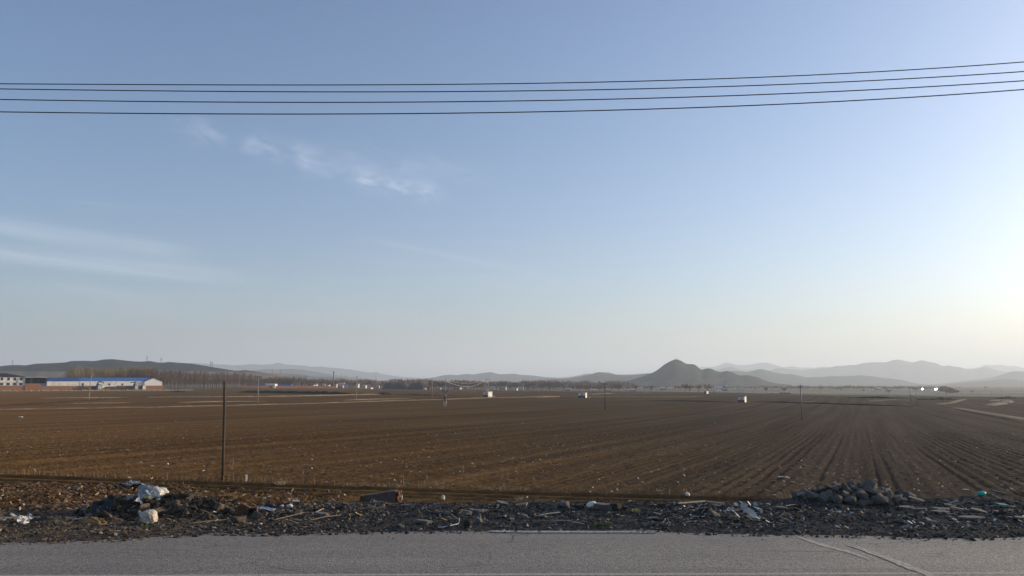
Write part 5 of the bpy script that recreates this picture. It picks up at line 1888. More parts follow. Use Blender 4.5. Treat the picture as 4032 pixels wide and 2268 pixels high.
def sheet_mesh(name, w, d, mat, amp=0.25, freq=3.0, n=18, t=0.006, rag=0.25):
    """a crumpled sheet with ragged edge and a little thickness"""
    off = random.uniform(0, 60)
    top, fs = [], []
    for j in range(n + 1):
        for i in range(n + 1):
            x, y = i / n - .5, j / n - .5
            r = 1 + rag * noise3((x + off, y, 0), 4.0) * 2
            z = amp * (noise3((x * 1.0 + off, y * 1.0, 1.0), freq) + .5 * abs(noise3((x + off, y + 9, 2.0), freq * 2.3))) + amp * .3
            top.append(Vector((x * w * r, y * d * r, z)))
    N_ = len(top)
    vs = top + [p - Vector((0, 0, t)) for p in top]
    for j in range(n):
        for i in range(n):
            a = j * (n + 1) + i
            fs.append((a, a + 1, a + n + 2, a + n + 1))
            fs.append((N_ + a, N_ + a + n + 1, N_ + a + n + 2, N_ + a + 1))
    for i in range(n):
        for a, b in ((i, i + 1), (n * (n + 1) + i + 1, n * (n + 1) + i), ((i + 1) * (n + 1), i * (n + 1)), (i * (n + 1) + n, (i + 1) * (n + 1) + n)):
            fs.append((b, a, N_ + a, N_ + b))
    me = bpy.data.meshes.new(name)
    me.from_pydata([tuple(p) for p in vs], [], fs)
    me.materials.append(mat)
    me.polygons.foreach_set('use_smooth', [True] * len(me.polygons))
    return me


def put(name, me, loc, label, cat, group=None, rot=(0, 0, 0), scale=1.0, parent=None):
    o = bpy.data.objects.new(name, me)
    COL.objects.link(o)
    o.location = loc
    o.rotation_euler = rot
    o.scale = (scale, scale, scale) if isinstance(scale, (int, float)) else scale
    if parent is not None:
        o.parent = parent
    if label:
        tag(o, label, cat, group)
    return o


def plate_mesh(name, w, d, t, mat, k=7):
    poly = []
    for i in range(k):
        a = 2 * math.pi * (i + random.uniform(-.3, .3)) / k
        r = random.uniform(.75, 1.15)
        poly.append((math.cos(a) * w / 2 * r, math.sin(a) * d / 2 * r))
    m = MB().plate(poly, t)
    me = bpy.data.meshes.new(name)
    me.from_pydata(m.v, [], m.f)
    me.materials.append(mat)
    return me


def board_mesh(name, w, d, t, mat, jit=0.05):
    m = MB().box((0, 0, 0), (w, d, t), jit=jit)
    me = bpy.data.meshes.new(name)
    me.from_pydata(m.v, [], m.f)
    me.materials.append(mat)
    return me


# ---- wooden post and white marker post in the field
b = N(878, 1890)
h = at(884, 1500, b.y).z - b.z
t = tag(empty('wooden_post', b), 'tall dark bare wooden post standing at the near edge of the ploughed field', 'post')
lean = at(884, 1500, b.y).x - b.x
pr = px(5.0, b.y)
MB().tube([(0, 0, -.3), (lean * .35, 0, h * .35), (lean * .6, .02, h * .7), (lean, 0, h)], [pr * 1.15, pr * 1.05, pr, pr * .92], 12).build('shaft', M_POSTWOOD, t, True)
b = N(970, 1893)
h = at(970, 1870, b.y).z - b.z
t = tag(empty('marker_post', b, 0.5), 'short white marker post right of the tall wooden post', 'post')
w_ = px(6.5, b.y)
MB().box((0, 0, h / 2 - .1), (w_, w_, h + .2)).build('shaft', M_WHITEPAINT, t)
MB().add([(-w_ / 2 * 1.01, -w_ / 2 * 1.01, h + .002), (w_ / 2 * 1.01, -w_ / 2 * 1.01, h + .002), (w_ / 2 * 1.01, w_ / 2 * 1.01, h + .002), (-w_ / 2 * 1.01, w_ / 2 * 1.01, h + .002), (0, 0, h + .03)],
         [(3, 2, 1, 0), (0, 1, 4), (1, 2, 4), (2, 3, 4), (3, 0, 4)]).build('top', M_WHITEPAINT, t)

# ---- row of maize stubs along the wheel ruts
stub_me = []
for k in range(6):
    hh = random.uniform(.15, .27)
    r0 = random.uniform(.018, .026)
    m = MB().tube([(0, 0, -.05), (random.uniform(-.01, .01), 0, hh * .6), (random.uniform(-.03, .03), random.uniform(-.02, .02), hh)], [r0 * 1.2, r0, r0 * .75], 6)
    me = bpy.data.meshes.new('maize_stub')
    me.from_pydata(m.v, [], m.f)
    me.materials.append(M_STUB)
    stub_me.append(me)
x = -27.0
n_st = 0
while x < 13.5 and n_st < 215:
    tt_ = (x - RUT_A.x) / _rd.x
    wob = float(fbm(np.array([x / 4.0]), np.array([2.2]), 3)[0]) * .5
    p = Vector((x, RUT_A.y + tt_ * _rd.y)) + Vector((_rn.x, _rn.y)) * (.55 + wob + random.uniform(-.07, .07))
    put('maize_stub', random.choice(stub_me), on_near(p.x, p.y), 'pale cut maize stub in the row beside the wheel ruts', 'stub', 'row of maize stubs along the wheel ruts',
        (random.uniform(-.2, .2), random.uniform(-.25, .25), random.uniform(0, 6)), random.uniform(.75, 1.2))
    n_st += 1
    x += random.choice((.22, .26, .27, .3, .36, .6)) * random.uniform(.8, 1.25)
# a few taller dead stalks standing in the field
for u, v, hv, lab in [(915, 1848, 45, 'tallest dead stalk, right of the wooden post'), (1587, 1905, 35, 'dead stalk standing above the broken wall chunk'), (1978, 1880, 40, 'left of two dead stalks in the middle of the field'),
                      (1998, 1882, 30, 'right of two dead stalks in the middle of the field'), (1272, 1862, 16, 'short dead stalk left of the field centre'), (1822, 1862, 35, 'thin dead stalk in the field centre'),
                      (1192, 1868, 22, 'short dead stalk above the broken wall chunk, to its left'), (1680, 1888, 18, 'small leaning dead stalk right of the broken wall chunk')]:
    b = N(u, v)
    h = px(hv, b.y)
    m = MB().tube([(0, 0, -.05), (h * .05, 0, h * .5), (h * .02, 0, h)], [.016, .013, .006], 5)
    m.tube([(h * .04, 0, h * .45), (h * .22, .03, h * .52), (h * .3, .05, h * .38)], [.008, .007, .003], 4)
    m.tube([(h * .03, 0, h * .65), (-h * .15, -.03, h * .74), (-h * .24, -.05, h * .62)], [.008, .007, .003], 4)
    o = m.build('dead_stalk', M_STICK)
    o.location = b
    tag(o, lab, 'stalk', 'dead stalks left standing in the field')

# ---- straw bits and crop residue over the field: nobody could count it
def scatter_bits(name, n, sampler, mat, lmin, lmax, wid, lift=0.02, tilt=0.35):
    V = np.zeros((n * 4, 3), np.float32)
    pts = np.array([sampler() for _ in range(n)])
    z = near_z(pts[:, 0], pts[:, 1]) + lift
    for i in range(n):
        ln = random.uniform(lmin, lmax)
        a = random.uniform(0, 6.283)
        w = wid * random.uniform(.6, 1.5)
        tz = random.uniform(-tilt, tilt) * ln
        c, s = math.cos(a), math.sin(a)
        x0, y0 = pts[i]
        roll = random.uniform(-.8, .8) * w
        V[4 * i:4 * i + 4] = [(x0 - c * ln / 2 - s * w / 2, y0 - s * ln / 2 + c * w / 2, z[i] - tz / 2 + abs(tz) / 2 - roll / 2), (x0 - c * ln / 2 + s * w / 2, y0 - s * ln / 2 - c * w / 2, z[i] - tz / 2 + abs(tz) / 2 + roll / 2),
                              (x0 + c * ln / 2 + s * w / 2, y0 + s * ln / 2 - c * w / 2, z[i] + tz / 2 + abs(tz) / 2 + roll / 2), (x0 + c * ln / 2 - s * w / 2, y0 + s * ln / 2 + c * w / 2, z[i] + tz / 2 + abs(tz) / 2 - roll / 2)]
    Fc = np.arange(n * 4).reshape(n, 4)
    return tag(soup(name, V, Fc, mat), kind='stuff')


def piece_material(name, cols, rough=0.85):
    """each separate bit takes its own tone"""
    mt, nt, bs = mat_new(name)
    rnd = nt.new('ShaderNodeNewGeometry').outputs['Random Per Island']
    nt.put(bs.inputs['Base Color'], nt.ramp(rnd, cols))
    bs.inputs['Roughness'].default_value = rough
    bs.inputs['Specular IOR Level'].default_value = 0.2
    return mt


M_STRAW = piece_material('straw_bits', [(0.0, (0.15, 0.11, 0.07)), (0.5, (0.26, 0.20, 0.125)), (0.85, (0.40, 0.33, 0.23)), (1.0, (0.58, 0.53, 0.44))])
M_LEAFLITTER = piece_material('leaf_litter', [(0.0, (0.045, 0.026, 0.014)), (0.5, (0.125, 0.066, 0.030)), (0.85, (0.21, 0.13, 0.065)), (1.0, (0.48, 0.41, 0.31))])
M_GRAVEL = piece_material('gravel_bits', [(0.0, (0.018, 0.018, 0.019)), (0.5, (0.05, 0.047, 0.043)), (0.85, (0.12, 0.11, 0.098)), (1.0, (0.30, 0.28, 0.25))], 0.9)
M_BROWNGRAVEL = piece_material('brown_gravel_bits', [(0.0, (0.030, 0.022, 0.015)), (0.5, (0.085, 0.062, 0.043)), (0.85, (0.17, 0.135, 0.10)), (1.0, (0.34, 0.29, 0.23))], 0.9)


def field_sample():
    while True:
        y = 31 * (125 / 31.0) ** (random.random() ** 0.85)
        x = random.uniform(-.72, .72) * y
        d = (x - RUT_A.x) * _rn.x + (y - RUT_A.y) * _rn.y
        if d < .6:
            continue
        q = x * FC - y * FS
        s = x * FS + y * FC
        if float(vnoise(np.array([q / 1.7]), np.array([s / 22.0]))) < random.uniform(.1, .75):
            continue
        return x, y


scatter_bits('straw', 6500, field_sample, M_STRAW, .06, .24, .028)


def pale_sample():
    while True:
        y = 33 * (230 / 33.0) ** random.random()
        x = random.uniform(-.72, .72) * y
        if (x - RUT_A.x) * _rn.x + (y - RUT_A.y) * _rn.y > 1.0:
            return x, y


M_PALEBITS = piece_material('pale_litter_bits', [(0.0, (0.34, 0.30, 0.24)), (0.6, (0.52, 0.48, 0.42)), (1.0, (0.75, 0.72, 0.68))])
scatter_bits('pale_litter', 1100, pale_sample, M_PALEBITS, .05, .15, .05, .03, .5)


def left_litter():
    while True:
        x = random.uniform(-28, -6.5)
        y = random.uniform(26.2, 37)
        d = (x - RUT_A.x) * _rn.x + (y - RUT_A.y) * _rn.y
        if d < -1.9 and random.random() < (1.0 if x < -13 else .45):
            return x, y


scatter_bits('crop_litter', 8000, left_litter, M_LEAFLITTER, .05, .22, .045, .03, .6)


def scatter_stones(name, n, sampler, mat, s0, s1):
    """angular pebbles: squashed octahedra with random corners"""
    base_f = np.array([(0, 2, 4), (2, 1, 4), (1, 3, 4), (3, 0, 4), (2, 0, 5), (1, 2, 5), (3, 1, 5), (0, 3, 5)])
    V = np.zeros((n * 6, 3), np.float32)
    Fc = np.zeros((n * 8, 3), np.int32)
    pts = np.array([sampler() for _ in range(n)])
    z = near_z(pts[:, 0], pts[:, 1])
    for i in range(n):
        s = s0 + (s1 - s0) * random.random() ** 3
        ax = np.array([(1, 0, 0), (-1, 0, 0), (0, 1, 0), (0, -1, 0), (0, 0, .7), (0, 0, -.7)], float) * (s * np.array([random.uniform(.7, 1.5), random.uniform(.5, 1.1), random.uniform(.45, 1.0)]))
        ax += RNG.normal(0, s * .22, (6, 3))
        a = random.uniform(0, 6.283)
        c, sn = math.cos(a), math.sin(a)
        V[6 * i:6 * i + 6, 0] = ax[:, 0] * c - ax[:, 1] * sn + pts[i, 0]
        V[6 * i:6 * i + 6, 1] = ax[:, 0] * sn + ax[:, 1] * c + pts[i, 1]
        V[6 * i:6 * i + 6, 2] = ax[:, 2] + z[i] + s * .2
        Fc[8 * i:8 * i + 8] = base_f + 6 * i
    return tag(soup(name, V, Fc, mat), kind='stuff')


def verge_sample(x0, x1, e0, e1, bias=1.0):
    def f():
        x = random.uniform(x0, x1)
        y = float(np.interp(x, RE_X, RE_Y)) + e0 + (e1 - e0) * random.random() ** bias
        return x, y
    return f


scatter_stones('gravel', 15000, verge_sample(-9.5, 21, .1, 5.2), M_GRAVEL, .010, .075)
scatter_stones('gravel', 7500, verge_sample(-21, -4, .1, 5.2), M_BROWNGRAVEL, .010, .08)
scatter_stones('gravel', 260, verge_sample(-18, 19, -.7, .25), M_GRAVEL, .008, .03)
scatter_bits('twigs', 480, verge_sample(-14, 10, .9, 5.0), M_STRAW, .08, .28, .014, .05, .5)
scatter_bits('twigs', 260, verge_sample(4, 20, .9, 5.0), M_PALEBITS, .04, .14, .04, .05, .6)

# dark clods heaped on the left mounds
clod_me = [hull_mesh('soil_clod', (random.uniform(.7, 1.3), random.uniform(.7, 1.2), random.uniform(.5, .9)), 16, M_DARKLUMP if k < 3 else M_MIDLUMP, .35, 100 + k) for k in range(6)]
clod_me += [hull_mesh('soil_clod', (random.uniform(.7, 1.3), random.uniform(.7, 1.2), random.uniform(.5, .9)), 16, M_TANLUMP, .35, 200 + k) for k in range(3)]
for i in range(330):
    u = random.gauss(650, 190)
    if not 300 < u < 1020:
        continue
    y = random.gauss(25.8, .6)
    x = xat(u, y)
    if y - float(np.interp(x, RE_X, RE_Y)) < .8 or y > 28.5:
        continue
    s = .10 + .36 * random.random() ** 2.6
    put('soil_clod', random.choice(clod_me), on_near(x, y, s * .12), 'dark soil clod on the dumped heap at the left of the verge', 'clod', 'soil clods on the left heap',
        (random.uniform(-.5, .5), random.uniform(-.5, .5), random.uniform(0, 6)), s)

def heap_sample():
    while True:
        u = random.gauss(660, 190)
        y = random.gauss(25.9, .6)
        x = xat(u, y)
        if 300 < u < 1050 and 1.0 < y - float(np.interp(x, RE_X, RE_Y)) and y < 28:
            return x, y


scatter_stones('heap_crumbs', 3200, heap_sample, M_BROWNGRAVEL, .012, .11)
scatter_bits('heap_chaff', 700, heap_sample, M_LEAFLITTER, .05, .24, .03, .05, .7)

# ---- slabs and shards lying over the cinder strip
slab_me = [plate_mesh('slab_shard', 1.0, random.uniform(.4, .8), random.uniform(.07, .16), M_SLAB, random.randint(4, 7)) for _ in range(7)]
dark_me = [hull_mesh('rubble_lump', (1, random.uniform(.5, .9), random.uniform(.35, .7)), 14, random.choice((M_DARKLUMP, M_RUBBLE)), .7, 300 + k) for k in range(7)]
for i in range(100):
    u = random.uniform(1000, 3100) if i < 74 else random.uniform(3500, 4032)
    e = random.uniform(1.3, 5.0)
    y0 = 24.5
    x = xat(u, y0)
    y = float(np.interp(x, RE_X, RE_Y)) + e
    x = xat(u, y)
    s = .10 + .50 * random.random() ** 2.4
    put('slab_shard', random.choice(slab_me), on_near(x, y, s * .10 + .03), 'flat grey slab shard lying loose on the dark cinder strip', 'slab', 'slab shards scattered on the verge',
        (random.gauss(0, .16), random.gauss(0, .16), random.uniform(-.6, .6) + random.choice((0, math.pi))), s)
for i in range(110):
    u = random.uniform(960, 3150) if i < 88 else random.uniform(3450, 4032)
    e = random.uniform(.9, 5.0)
    x = xat(u, 24.5)
    y = float(np.interp(x, RE_X, RE_Y)) + e
    x = xat(u, y)
    s = .08 + .38 * random.random() ** 2.6
    put('rubble_lump', random.choice(dark_me), on_near(x, y, s * .12), 'dark angular rubble lump lying on the cinder strip', 'rubble', 'rubble lumps scattered on the verge',
        (random.uniform(-.4, .4), random.uniform(-.4, .4), random.uniform(0, 6)), s)

# ---- the rubble pile
pile_me = [hull_mesh('concrete_chunk', (1, random.uniform(.65, .95), random.uniform(.5, .85)), random.randint(14, 20), M_RUBBLE, .72, 400 + k) for k in range(12)]
PX0, PY0 = xat(3362, 28.0), 28.0
placed = []
tries = 0
while len(placed) < 250 and tries < 20000:
    tries += 1
    big = len(placed) < 60
    s = random.uniform(.30, .54) if big else random.uniform(.13, .30)
    dx_, dy_ = random.uniform(-2.0, 1.9), random.uniform(-1.0, .75)
    if (dx_ / 2.0) ** 2 + (dy_ / 1.0) ** 2 > 1:
        continue
    x, y = PX0 + dx_, PY0 + dy_
    zb = float(verge_macro(np.array([x]), np.array([y]))[0])
    z = zb + s * random.uniform(.05, .22)
    if any((p[0] - x) ** 2 + (p[1] - y) ** 2 + (p[2] - z) ** 2 < (.34 * (p[3] + s)) ** 2 for p in placed):
        continue
    placed.append((x, y, z, s))
    put('concrete_chunk', pile_me[len(placed) % 12], (x, y, z), 'grey broken concrete chunk in the rubble pile beside the field', 'rubble', 'concrete chunks of the rubble pile',
        (random.uniform(-.6, .6), random.uniform(-.6, .6), random.uniform(0, 6)), s)
# things lying on and by the pile
p = at(3393, 1908, 28.0)
o = MB().tube([(-.10, 0, .16), (0, 0, 0), (.14, .02, -.22), (.24, .02, -.42)], [.012, .014, .016, .013], 5).build('bent_rod', M_STICK)
o.location = p
tag(o, 'pale bent rod sticking up from the top of the rubble pile', 'rod')
o = MB().tube([(.1 * math.cos(a) * 1.2, 0.02 * math.sin(2 * a), .14 * math.sin(a)) for a in np.linspace(-.6, 3.6, 16)], .007, 5).build('wire_loop', M_WOODLATH)
o.location = at(3402, 1905, 28.1)
tag(o, 'thin wire loop on the crest of the rubble pile', 'wire')

# ---- litter and dumped things, one by one
def litter(u, v, name, me, label, cat, rot=(0, 0, 0), dz=0.0, group=None, dy=0.0):
    b_ = N(u, v)
    return put(name, me, (b_.x, b_.y + dy, b_.z + dz), label, cat, group, rot)


# large white bag lying open on the left heap
b = N(597, 1960)
W = px(98, b.y)
o = put('rubbish_bag', blob_mesh('rubbish_bag', (W, W * .75, W * .52), M_BAG, .26, 3.2, 5, .5), b + Vector((0, .1, W * .14)), 'large crumpled white plastic bag lying behind the left heap', 'bag', 'white rubbish bags')
put('torn_flap', sheet_mesh('torn_flap', W * .7, W * .4, M_CLEARFILM, .16, 3.0), (-W * .12, -W * .22, W * .14), None, None, rot=(.7, 0, .2), parent=o)
put('spilled_waste', blob_mesh('spilled_waste', (W * .4, W * .25, W * .2), M_YELLOW, .3, 4, 3), (-W * .05, -W * .36, -W * .12), None, None, parent=o)
# knotted sack in front
b = N(582, 2064)
W = px(70, b.y)
o = put('rubbish_sack', blob_mesh('rubbish_sack', (W * .80, W * .7, W * .76), M_BAGDIRTY, .17, 3.0, 5, .8, False, .68), b + Vector((0, .05, W * .36)), 'upright knotted dirty white sack at the foot of the left heap', 'sack', 'white rubbish bags', rot=(.05, -.10, 0))
put('knot', blob_mesh('knot', (W * .16, W * .14, W * .30), M_BAGDIRTY, .25, 4, 3), (-W * .46, -.02, W * .26), None, None, rot=(0, -.3, 0), parent=o)
put('trailing_tie', sheet_mesh('trailing_tie', W * .45, W * .2, M_CLEARFILM, .06, 3.0, 10), (-W * .62, -.06, -W * .12), None, None, rot=(0, -.9, 0), parent=o)
# white torn sheet at the left edge
b = N(80, 2068)
W = px(42, b.y)
o = put('plastic_sheet', sheet_mesh('plastic_sheet', W * 1.0, W * .8, M_BAG, W * .9, 2.4, 16, .006, .35), b + Vector((.02, .1, W * .30)), 'torn white plastic sheet standing up at the left edge of the verge', 'plastic sheet', 'white plastic scraps', rot=(.9, .5, .3))
put('torn_tail', sheet_mesh('torn_tail', W * 1.1, W * .2, M_BAG, W * .2, 2.0, 10), (-W * .8, .02, W * .05), None, None, parent=o)
litter(113, 2044, 'rag', blob_mesh('rag', (.17, .12, .18), M_BLUEGREY, .3, 3, 3), 'small pale blue rag right of the torn white sheet', 'rag', dz=.07)
litter(112, 2070, 'stone', hull_mesh('stone', (.13, .1, .1), 16, M_TANLUMP, .2, 7), 'small pinkish stone beside the torn white sheet', 'stone', dz=.03)
# grey torn film behind the large bag
b = N(515, 1925)
W = px(110, b.y)
o = put('plastic_film', sheet_mesh('plastic_film', W, W * .35, M_CLEARFILM, .34, 4.0, 26, .005, .35), b + Vector((0, .1, .04)), 'long crumpled grey film with white tips behind the large white bag', 'plastic film', None)
for k, (dx_, hh) in enumerate(((-.02, .26), (.14, .24), (.28, .20))):
    put('white_tip', sheet_mesh('white_tip', .16, .12, M_BAG, .06, 3.0, 8), (dx_, -.05, hh), None, None, rot=(1.2, .6 - k * .5, 0), parent=o)
b = N(552, 1988)
o = put('torn_sack', sheet_mesh('torn_sack', .30, .24, M_BAG, .10, 2.5, 14), b + Vector((0, 0, .12)), 'folded white sack scrap sloping down the left heap', 'sack', 'white plastic scraps', rot=(.5, .55, .2))
b = N(522, 1975)
put('torn_sack', sheet_mesh('torn_sack', .34, .18, M_CLEARFILM, .14, 3.0, 14), b + Vector((0, 0, .10)), 'lilac grey film scrap left of the folded white sack', 'sack', 'white plastic scraps', rot=(.4, -.3, .6))
litter(625, 1976, 'melon', blob_mesh('melon', (.15, .15, .14), M_GREENYEL, .04, 2, 3), 'pale yellow-green round fruit under the large white bag', 'fruit', dz=.06)
# dark board leaning in the left heap
b = N(395, 2028)
o = put('dark_board', board_mesh('dark_board', px(88, b.y), .06, px(58, b.y), M_NAVYNEAR, .03), b + Vector((0, .15, px(24, b.y))), 'large dark blue board leaning against the left heap', 'board', None, rot=(-.30, -.10, -.12))
litter(352, 2032, 'stone', blob_mesh('stone', (.30, .2, .14), M_SLAB, .1, 2, 3), 'rounded grey stone in the dark hollow below the blue board', 'stone', dz=.02)
litter(365, 2062, 'dry_tussock', blob_mesh('dry_tussock', (.75, .35, .30), M_DRYGR, .35, 5, 4, sharp=True), 'low rust brown tussock at the edge of the dark hollow', 'tussock', dz=.02)
litter(205, 2066, 'soil_heap', blob_mesh('soil_heap', (.9, .4, .22), M_TANLUMP, .3, 4, 4, sharp=True), 'small tan soil heap left of the rust brown tussock', 'heap', dz=.0)
# brick pieces
b = N(955, 2030)
o = put('brick_slab', board_mesh('brick_slab', .30, .10, .40, M_BRICKNEAR, .06), b + Vector((0, 0, .14)), 'red brown brick slab standing tilted at the right end of the left heap', 'brick', 'brick pieces', rot=(.1, .38, .35))
put('mortar_face', board_mesh('mortar_face', .02, .09, .37, M_PALESLAB, .03), (.158, 0, 0), None, None, parent=o)
b = N(990, 2030)
o = put('hollow_block', None, b + Vector((0, .05, .12)), 'hollow brown block open toward the road beside the tilted brick slab', 'block', 'brick pieces', rot=(0, -.08, .2))
for nm, c_, s_ in (('side', (-.15, 0, 0), (.03, .26, .26)), ('side', (.15, 0, 0), (.03, .26, .26)), ('top', (0, 0, .115), (.27, .26, .03)), ('bottom', (0, 0, -.115), (.27, .26, .03)), ('back', (0, .115, 0), (.27, .03, .20))):
    put(nm, board_mesh(nm, *s_, M_BRICKNEAR, .01), c_, None, None, parent=o)
litter(1042, 2012, 'blue_sheet', sheet_mesh('blue_sheet', .62, .30, M_BLUEGREY, .12, 2.5, 16), 'folded pale blue sheet right of the hollow brown block', 'plastic sheet', rot=(.1, .1, .1), dz=.05)
litter(1062, 1998, 'cloth', blob_mesh('cloth', (.32, .2, .16), M_NAVYNEAR, .3, 4, 3), 'dark bundled cloth on the pale blue sheet', 'cloth', dz=.08)
litter(1078, 2022, 'stone', hull_mesh('stone', (.07, .06, .16), 14, M_PALESLAB, .3, 9), 'small upright pinkish stone at the end of the blue sheet', 'stone', dz=.05)
b = N(1165, 1990)
o = put('tin_box', None, b + Vector((0, 0, .07)), 'small open tin box with white rim among the litter', 'box', None, rot=(0, .1, .3))
for nm, c_, s_ in (('side', (-.11, 0, 0), (.015, .2, .14)), ('side', (.11, 0, 0), (.015, .2, .14)), ('top', (0, 0, .075), (.235, .2, .012)), ('bottom', (0, 0, -.072), (.2, .2, .012)), ('back', (0, .095, 0), (.2, .012, .13))):
    put(nm, board_mesh(nm, *s_, M_PALESLAB, .01), c_, None, None, parent=o)
litter(1178, 2026, 'cardboard', board_mesh('cardboard', .24, .03, .18, M_CARD, .06), 'brown cardboard piece standing on the verge', 'cardboard', rot=(-.3, .05, .1), dz=.07)
litter(1140, 2000, 'white_rag', blob_mesh('white_rag', (.20, .14, .12), M_BAG, .4, 4, 3), 'small white rag beside the tin box', 'rag', dz=.06)
litter(1110, 1998, 'white_rag', blob_mesh('white_rag', (.12, .10, .10), M_BAG, .4, 4, 3), 'tiny white rag left of the small white rag', 'rag', dz=.04)
# broken wall chunk
b = N(1500, 1976)
W, H = px(118, b.y), px(44, b.y)
o = tag(empty('wall_chunk', b, -.10), 'large dark broken wall chunk with a lit brick end lying at the field edge', 'wall chunk')
MB().add([(-W / 2, -.2, -.1), (W / 2, -.2, -.1), (W / 2, .25, -.1), (-W / 2, .25, -.1), (-W / 2, -.2, H * .60), (-W * .12, -.2, H * .72), (W * .30, -.2, H * .95), (W / 2, -.2, H), (W / 2, .25, H), (W * .30, .25, H * .95), (-W * .12, .25, H * .72), (-W / 2, .25, H * .60)],
         [(0, 1, 7, 6, 5, 4), (3, 11, 10, 9, 8, 2), (4, 5, 10, 11), (5, 6, 9, 10), (6, 7, 8, 9), (0, 4, 11, 3), (1, 2, 8, 7), (0, 3, 2, 1)]).build('plaster_face', M_PLASTER, o)
m = MB()
for r_ in range(5):
    for c_ in range(2):
        m.box((W / 2 + .04 + random.uniform(-.02, .05), -.09 + c_ * .22 + (.05 if r_ % 2 else 0), H * (r_ + .5) / 5 - .02), (.16, .20, H / 5 * .86), (random.uniform(-.06, .06), 0, random.uniform(-.1, .1)), jit=.03)
m.build('brick_end', M_BRICKNEAR, o)
MB().box((-W * .58, .02, H * .24), (W * .16, .4, H * .6), (0, .2, 0), jit=.06).build('broken_end', M_BRICKNEAR, o)
litter(1580, 1968, 'bottle', MB().tube([(0, 0, 0), (0, 0, .12), (0, 0, .15), (0, 0, .2)], [.03, .032, .015, .013], 8).build('tmp', M_WHITEPAINT).data, 'small white bottle standing right of the broken wall chunk', 'bottle', rot=(0, .15, 0))
bpy.data.objects.remove(bpy.data.objects['tmp'])
o = MB().tube([(.09 * math.cos(a), 0, .11 * math.sin(a)) for a in np.linspace(-.4, 3.54, 14)], .018, 6).build('hose_loop', M_BLUEGREY)
o.location = N(1468, 1982) + Vector((0, 0, .02))
tag(o, 'small blue hose loop in front of the broken wall chunk', 'hose')
litter(1745, 1966, 'white_rag', blob_mesh('white_rag', (.13, .10, .20), M_FOAM, .3, 3, 3), 'small white clump on the rubble right of the wall chunk', 'rag', dz=.06)
b = N(1488, 2012)
put('orange_rag', sheet_mesh('orange_rag', .45, .2, M_CARD, .12, 2.5, 12), b + Vector((0, 0, .07)), 'rusty yellow folded scrap below the broken wall chunk', 'scrap', None, rot=(.2, -.2, .3))
b = N(1410, 2036)
put('peel', sheet_mesh('peel', .30, .10, M_YELLOW, .10, 2.5, 10), b + Vector((0, 0, .06)), 'pale yellow curled peel on the dark rubble', 'peel', None, rot=(0, .5, 1.0))
# white cable with an upturned end
pts = [N(1726, 2080), N(1745, 2080), N(1770, 2074), N(1792, 2069), N(1804, 2066)]
P = [p_ + Vector((0, 0, .03)) for p_ in pts]
P.append(P[-1] + Vector((.03, 0, .06)))
P.append(P[-1] + Vector((.01, 0, .10)))
o = MB().tube([p_ - P[0] for p_ in P], .013, 6).build('white_pipe', M_WHITEPAINT, smooth=True)
o.location = P[0]
tag(o, 'thin white pipe with upturned end lying near the road edge', 'pipe')
# foam lump on dark slab
b = N(2330, 1998)
put('foam_lump', blob_mesh('foam_lump', (.34, .22, .20), M_FOAM, .22, 2.5, 4), b + Vector((-.03, -.22, .13)), 'creamy white foam lump at the back of the cinder strip', 'foam', None, rot=(0, -.3, 0))
litter(2375, 2006, 'dark_slab', board_mesh('dark_slab', .62, .35, .16, M_RUBBLE, .06), 'dark thick slab right beside the foam lump', 'slab', rot=(.05, .10, -.1), dz=.10)
litter(2425, 2010, 'dark_block', hull_mesh('dark_block', (.42, .3, .30), 18, M_DARKLUMP, .7, 21), 'dark round block right of the thick dark slab', 'block', dz=.1)
litter(2220, 2000, 'dark_block', hull_mesh('dark_block', (.40, .3, .26), 18, M_RUBBLE, .5, 22), 'grey block at the back edge of the strip left of the foam lump', 'block', dz=.1)
litter(2278, 2004, 'dark_block', hull_mesh('dark_block', (.32, .3, .20), 18, M_DARKLUMP, .5, 23), 'dark wedge shaped block just left of the foam lump', 'block', dz=.08)
b = N(2707, 1954)
put('small_bag', blob_mesh('small_bag', (.20, .15, .15), M_FOAM, .15, 2.5, 3), b + Vector((0, 0, .08)), 'small white bag on the bare soil behind the long laths', 'bag', None, rot=(0, .5, 0))
litter(2075, 1962, 'small_bag', blob_mesh('small_bag', (.09, .08, .07), M_FOAM, .15, 2.5, 3), 'tiny white scrap in the middle of the stub row', 'scrap', dz=.04)
# long laths
for (u0, v0, u1, v1), lab in (((2670, 1991, 2776, 1982), 'long pale lath at the back of the cinder strip, left piece'), ((2786, 1985, 2852, 1992), 'pale lath right of the long lath')):
    a, c_ = N(u0, v0), N(u1, v1)
    m = MB()
    d = c_ - a
    o = m.box((0, 0, 0), (d.length, .07, .035), jit=.02).build('lath', M_WOODLATH)
    o.location = (a + c_) / 2 + Vector((0, 0, .08))
    o.rotation_euler = (0, -math.atan2(d.z, math.hypot(d.x, d.y)), math.atan2(d.y, d.x))
    tag(o, lab, 'lath', 'laths on the cinder strip')
